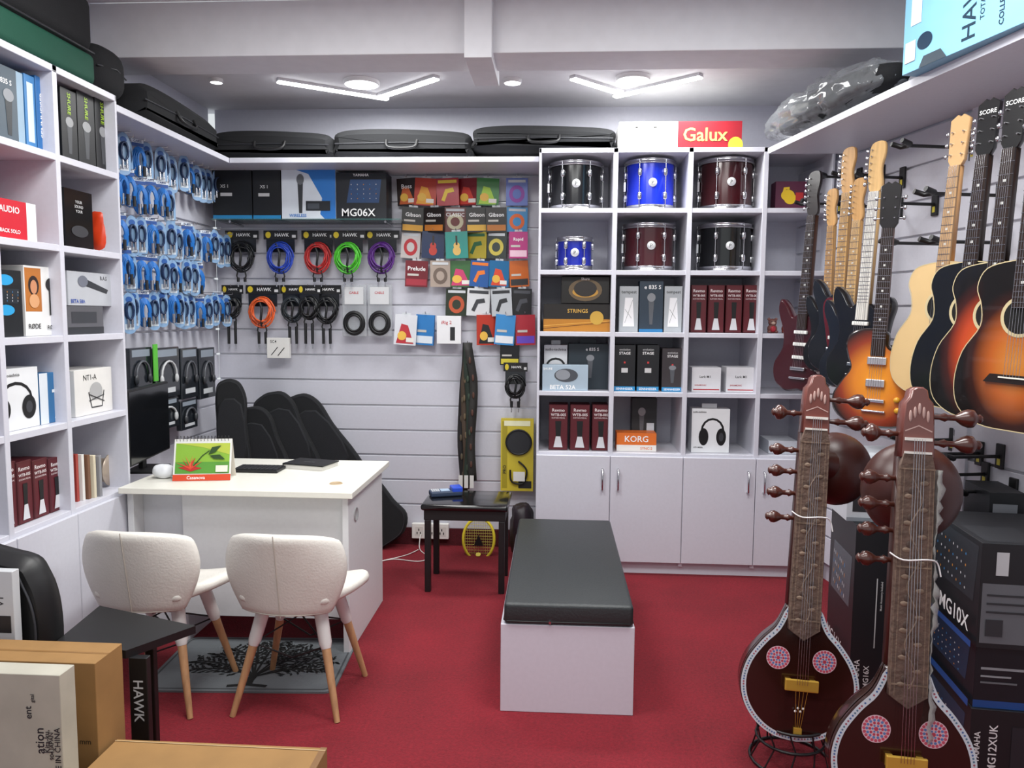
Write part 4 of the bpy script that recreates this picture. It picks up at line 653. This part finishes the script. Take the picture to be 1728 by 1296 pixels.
# ---------------------------------------------------------------- sitars
SW=m('2b110c',.22,0,'coat'); SW2=m('3a150e',.38); CV=m('6a554a',.75,0,'carved'); CV2=m('86705f',.7,0,'carved')
def sitar(top,bot,nrm,label,upx=.12,ur=.115,uz=.875):
    L=1.18; M=FR(top,bot,nrm,L); t=E('sitar',label,'sitar',M=M)
    H_=[(0,0),(.07,.012),(.13,.05),(.172,.11),(.185,.18),(.168,.25),(.125,.315),(.08,.365),(.052,.43)]
    hl=cat_rom(H_,4,False); ol=hl+[(-x,z) for x,z in hl[::-1][:-1]]
    MB().prism(ol,-.02,.004,SW,b=.006).build('soundboard',t)
    vs=[];n=12
    for x,z in hl:
        for k in range(n+1): a=PI*k/n; vs.append((x*math.cos(a),.002+.95*x*math.sin(a)**.8,z))
    MB().add(vs,[(j*(n+1)+k,j*(n+1)+k+1,(j+1)*(n+1)+k+1,(j+1)*(n+1)+k) for j in range(len(hl)-1) for k in range(n)],SW,1).build('gourd',t)
    q=MB(); io=[(x*.95,.18+(z-.18)*.955) for x,z in ol]; q.stroke(io,.016,m('ccd4dc',.4),-.0206,cl=1)
    N=len(io)
    for i in range(N):
        a,b=io[i],io[(i+1)%N]; mcol=m(('4a6aa0','a05060','5a7a90')[i%3],.4); L_=math.hypot(b[0]-a[0],b[1]-a[1]); nf=max(1,int(L_/.008))
        for f in range(nf): x=a[0]+(b[0]-a[0])*(f+.5)/nf; z=a[1]+(b[1]-a[1])*(f+.5)/nf; q.add([(x+.003*math.cos(k*PI/3),-.0212,z+.003*math.sin(k*PI/3)) for k in range(6)],[list(range(6))],mcol)
    q.build('inlay_border',t)
    for s in(-1,1):
        q=MB(); ce_=(s*.072,.262)
        q.add([(ce_[0]+.037*math.cos(k*PI/16),-.0207,ce_[1]+.037*math.sin(k*PI/16)) for k in range(32)],[list(range(32))],m('dcb8c2',.4))
        for j,(r,nn,rr,c) in enumerate(((.031,20,.0045,'c04a60'),(.0235,14,.004,'5a7ab0'),(.016,10,.004,'b83a50'),(.009,6,.003,'5a7ab0'),(0,1,.006,'b83a50'))):
            for k in range(nn):
                a=2*PI*k/nn; q.add([(ce_[0]+r*math.cos(a)+rr*math.cos(b*PI/3),-.021-.0001*j,ce_[1]+r*math.sin(a)+rr*math.sin(b*PI/3)) for b in range(6)],[list(range(6))],m(c,.4))
        q.build('rosette',t)
    q=MB(); q.box(-.052,-.047,.168,.052,-.037,.205,GOLD,.003); q.box(-.047,-.038,.170,-.03,-.02,.2,GOLD); q.box(.03,-.038,.170,.047,-.02,.2,GOLD); q.build('bridge',t)
    q=MB(); q.prism([(-.052,.36),(.052,.36),(.042,1.0),(-.042,1.0)],-.018,.03,m('40201a',.35),b=.008); q.build('neck',t)
    q=MB(); po=[(0,.325),(.022,.34),(.05,.36),(.05,.40),(.045,.96),(.036,1.0),(-.036,1.0),(-.045,.96),(-.05,.40),(-.05,.36),(-.022,.34)]
    q.prism(po,-.034,-.018,CV,b=.002)
    for f in (.93,.72):
        q.stroke([(x*f,z) for x,z in po[2:5]],.0025,CV2,-.0345-.0003*f); q.stroke([(-x*f,z) for x,z in po[2:5]],.0025,CV2,-.0345-.0003*f)
    q.tube([(.014*math.sin(k*.35),-.034,.38+k*.0085) for k in range(68)],.0022,CV2,6)
    for k in range(16):
        z=.39+k*.0355; s=1 if k%2 else -1
        q.sq((s*.019,-.034,z),(.012,.0025,.007),CV2,nu=10,nv=6); q.sq((s*.014,-.034,z+.014),(.007,.002,.01),m('4a3a32',.7),nu=8,nv=6)
    for z in(.39,.7,.96): q.box(-.045,-.036,z-.002,.045,-.034,z+.002,CV2)
    q.build('carved_panel',t)
    RD=m('744038',.35,0,'coat'); q=MB(); q.prism([(-.043,.99),(.043,.99),(.04,1.09),(.036,1.135),(.024,1.15),(.02,1.17),(.008,1.178),(-.008,1.178),(-.02,1.17),(-.024,1.15),(-.036,1.135),(-.04,1.09)],-.03,.02,RD,b=.004)
    for k in range(5): q.sq(((k-2)*.011,-.031,1.10+.010*(2-abs(k-2))),(.0045,.003,.016),m('b89890',.4),nu=8,nv=6)
    q.stroke([(-.034,1.06),(0,1.075),(.034,1.06)],.003,m('c8a8a0'),-.0308)
    q.box(-.034,-.036,1.035,.034,-.03,1.043,m('e8e4dc',.4)); q.box(-.034,-.036,1.0,.034,-.03,1.006,m('e8e4dc',.4)); q.build('peg_box',t)
    for s,z in((-1,.71),(-1,.79),(-1,.86),(-1,.93),(-1,1.05),(1,1.10),(1,1.03)):
        q=MB(TL(s*.035,-.0,z)@Matrix.Rotation(s*PI/2,4,'Y')); k=1 if s<0 and z<.99 else 1.25
        q.lathe([(r_,z_*(1.35 if s>0 else 1)) for r_,z_ in((.006,-.01),(.007,.02),(.012,.03),(.008,.035),(.008,.05),(.016*k,.062),(.02*k,.072),(.019*k,.082),(.01,.09),(.013,.094),(.006,.1),(0,.1))],m('4a2218',.3,0,'coat'),n=16); q.build('tuning_peg',t)
    q=MB(); q.sq((upx,.15,uz),(ur,ur,ur*1.05),SW2,nu=36,nv=24); q.tube([(0,.03,.9),(upx*.6,.07,.885)],[.03,.05],SW2,14); q.build('upper_gourd',t)
    for k in range(5): x=-.016+.008*k; MB().tube([(x,-.049,.19),(x*.8,-.042,1.04)],.0007,CHR,4).build('string',t)
    q=MB(); [q.tube([((k-1.5)*.012,-.046,.168),((k-1.5)*.005,-.026,.04)],.0008,GOLD,4) for k in range(4)]; [q.sq(((k-1.5)*.008,-.03,.10+.01*(k%2)),(.004,.004,.004),WHT,nu=8,nv=6) for k in range(4)]; q.box(-.012,-.03,.02,.012,-.02,.045,GOLD); q.build('tailpiece',t)
    q=MB(); q.tube(cat_rom([(-.06,-.03,.735),(-.03,-.045,.72),(.03,-.047,.725),(.06,-.03,.715),(.07,-.03,.68)],4,False),.0022,WHT,6); q.build('white_tie',t)
    return t,M
def stand(c,z,label,r=.13):
    t=E('sitar_stand',label,'stand',(c.x,c.y,0)); q=MB()
    for rr,zz in((r,.006),(r*.85,z*.55),(r*.9,z)): q.tube([(rr*math.cos(k*PI/12),rr*math.sin(k*PI/12),zz) for k in range(24)],.005,BLK,6,1)
    for k in range(10): a=k*PI/5; q.tube([(r*math.cos(a),r*math.sin(a),.006),(r*.82*math.cos(a+.2),r*.82*math.sin(a+.2),z*.55),(r*.9*math.cos(a),r*.9*math.sin(a),z)],.003,BLK,5)
    q.build('frame',t)
b1=onY(1341,1247,2.47); t1=onY(1378,632,2.60)
s1,_=sitar(t1,b1,(-.05,-1,0),'dark sitar with carved neck standing left of the other',.12,.118,.87)
stand(V((b1.x+.01,b1.y+.08,0)),max(.05,b1.z+.03),'black wire stand under the sitar nearer the bench')
b2=onY(1515,1395,1.98); t2=onY(1546,652,2.10)
s2,_=sitar(t2,b2,(-.08,-1,0),'dark sitar with carved neck, the nearest on the right',.05,.132,.885)
q=MB(); vs=[];n=44
for k in range(n+1): z=.24+.72*k/n; vs+=[(.046,-.0,z),(.06+.014*noise.noise(V((k*.6,0,0)))+.008*math.sin(k*.35),-.03+.014*noise.noise(V((0,k*.9,3))),z),(.05+.01*noise.noise(V((k*.8,5,0))),-.04,z)]
q.add(vs,[(3*k+j,3*k+j+1,3*k+j+4,3*k+j+3) for k in range(n) for j in(0,1)],m('d4d6d0',.25,0,'clear'),1); q.build('wrapping_strip',s2,sol=.0015)
stand(V((b2.x+.01,b2.y+.08,0)),max(.05,b2.z+.03),'black wire stand under the nearest sitar')
# ---------------------------------------------------------------- right stacked boxes
BB='191b1f'
def nb(px,Y,z0,z1,W_,D,name,label,base,f=(),l=(),t=(),rz=0): p=onY(px,1000,Y); return carton(name,label,'box',(p.x,Y,z0),W_,D,z1-z0,rz,base,f,l=l,t=t,group='stacked mixer cartons')
nb(1652,2.45,0,.255,.36,.42,'mixer_box','black mixer carton at the bottom of the near stack',BB,[('t',.06,.5,.05,.8,'YAMAHA','f0f0f0',PI/2),('t',.19,.5,.07,.9,'MG12XUK','f0f0f0',PI/2),('r',.34,.2,.9,.8,'26282e')],l=mixer(.1,.2,.9,.85,'23344a',7),rz=-.1)
nb(1653,2.46,.256,.46,.36,.42,'mixer_box','black carton with blue band in the middle of the near stack','14171e',[('r',0,0,1,.12,'1f4a8c'),('r',.05,.62,.4,.66,'9ca0a4'),('r',.05,.5,.3,.53,'9ca0a4'),('r',.05,.4,.35,.43,'6c7074')],l=mixer(.1,.3,.9,.9,'22324a',7)+[('r',0,0,1,.12,'1f4a8c')],rz=-.1)
nb(1653,2.44,.461,.80,.36,.42,'mixer_box','black carton with mixer picture on top of the near stack',BB,[('r',.02,.05,.6,.62,'66696e'),('r',.12,.7,.22,.92,'c8cacc'),('r',.06,.5,.5,.52,'303236'),('r',.06,.42,.4,.44,'303236'),('r',.06,.34,.45,.36,'303236'),('r',.06,.12,.2,.28,'303236')],l=mixer(.05,.4,.95,.95,'2a2e34',8)+[('t',.66,.2,.16,.56,'MG10X','f0f0f0'),('r',0,0,1,.06,'1f4a8c')],t=[('r',.05,.05,.5,.5,'2a2c30')],rz=-.1)
nb(1660,2.90,0,.86,.12,.22,'mixer_box','dark tall carton behind the near stack under the hangers','16181c',[('r',.1,.8,.8,.95,'8a8e94')],rz=-.1)
nb(1440,3.0,0,.70,.42,.35,'mixer_box','tall black carton with vertical lettering behind the two sitars',BB,[('t',.06,.14,.05,.27,'YAMAHA','f0f0f0',PI/2),('t',.145,.13,.05,.24,'MG16X','f0f0f0',PI/2),('r',.2,.3,.21,.7,'c8c8c8'),('t',.25,.6,.025,.5,'Music Accessory Included','d8d8d8',PI/2),('r',.02,.985,.98,1,'38b0d8')],l=mixer(.1,.5,.9,.8,'50555c',8)+[('t',.5,.25,.08,.6,'MG16X','c8c8c8')],rz=-.08)
nb(1422,3.05,.701,.955,.36,.3,'speaker_box','white studio monitor carton on the tall black carton','c8ccd2',[('t',.42,.72,.12,.3,'ERIS','4a5a68'),('r',.06,.15,.22,.5,'2a2a2e'),('r',.3,.3,.55,.33,'4a5a68'),('r',0,.0,1,.06,'8a9098')],l=[('r',.2,.3,.8,.7,'3a4450')],rz=-.06)
# ---------------------------------------------------------------- near left things
KR='9a7444'
A1=onY(100,1140,1.75); A0_=A1.x-.5
carton('cardboard_box','pale printed cardboard box at the lower left corner','box',(A0_,1.75,0),.5,.06,A1.z,0,'b6b2a4',[('t',.885,.72,.045,.22,'ation','22262c',PI/2),('t',.835,.84,.03,.16,'ent','22262c',PI/2),('t',.86,.90,.025,.14,'gital','22262c',PI/2),('t',.925,.72,.032,.26,'Kita-ku,','22262c',PI/2),('t',.95,.70,.03,.32,'904,JAPAN','22262c',PI/2),('t',.978,.68,.03,.36,'DE IN CHINA','22262c',PI/2)],rough=.8,k='card')
B1=onY(160,1120,1.93)
carton('cardboard_box','plain brown cardboard box behind the pale printed one','box',(B1.x-.5,1.93,0),.50,.13,B1.z,0,KR,[('t',.9,.6,.04,.12,'24 mm','3a2a1a')],t=[('r',0,.45,1,.52,'8a6436')],rough=.8,k='card')
C1=onZ(552,1262,.30)
carton('cardboard_box','low flat brown cardboard box at the bottom edge of view','box',(B1.x+.01,C1.y-.5,0),C1.x-B1.x-.01,.5,.30,0,KR,[],t=[('r',0,.47,1,.53,'b09468'),('r',.97,0,1,1,'7c5832'),('c',[(0,.98),(1,.97)],.004,'b89c74')],rough=.8,k='card')
ca=onY(98,1000,2.2); cz=onY(40,925,2.2).z
t=E('instrument_case','upright black padded case behind the cardboard boxes','case',(ca.x-.25,2.2,0)); q=MB(); q.prism(cat_rom([(-.3,.02),(.15,.02),(.22,.3),(.25,cz-.25),(.22,cz-.08),(.12,cz-.01),(-.3,cz)],6),-.05,.05,BLK,b=.03); q.build('body',t)
q=MB(); q.tube([(x,-.052,z) for x,z in cat_rom([(.13,.05),(.18,.3),(.21,cz-.25),(.18,cz-.11),(.1,cz-.045),(-.28,cz-.035)],5,False)],.004,m('3a3b40',.4),6); q.build('zipper',t)
a=onY(20,965,2.1); carton('product_box','narrow white label box standing behind the brown cardboard box','box',(a.x-.2,2.1,0),.2,.03,a.z,0,'c8cacd',[('t',.8,.88,.1,.1,'VT','222222',PI/2),('r',.7,.75,.95,.82,'222226')])
z=.5; pts=[onZ(95,1082,z),onZ(212,1098,z),onZ(330,1056,z),onZ(168,1022,z)]
t=E('side_table','low black side table in front of the left chair','table',(pts[1].x,pts[1].y,0)); O=V((pts[1].x,pts[1].y,0)); q=MB(); c4=[p-O for p in pts]
q.add([(p.x,p.y,zz) for zz in(.475,.5) for p in c4],[(3,2,1,0),(4,5,6,7),(0,1,5,4),(1,2,6,5),(2,3,7,6),(3,0,4,7)],BLK); q.build('tabletop',t)
ce=sum(c4,V((0,0,0)))/4
for i,p in enumerate(c4):
    p=p+(ce-p)*(.0 if i==1 else .6 if i==2 else .2); hw_=.028 if i==1 else .014; q=MB(); p.x+=.03 if i==1 else 0; p.y+=.02 if i==1 else 0; q.box(p.x-hw_,p.y-.012,0,p.x+hw_,p.y+.012,.475,BLK,.002,1)
    if i==1: q.text('HAWK',p.x,.34,.032,.13,m('c8ccd0',.5),p.y-.0125,-PI/2)
    q.build('leg',t)
print('done objects',len(bpy.data.objects))
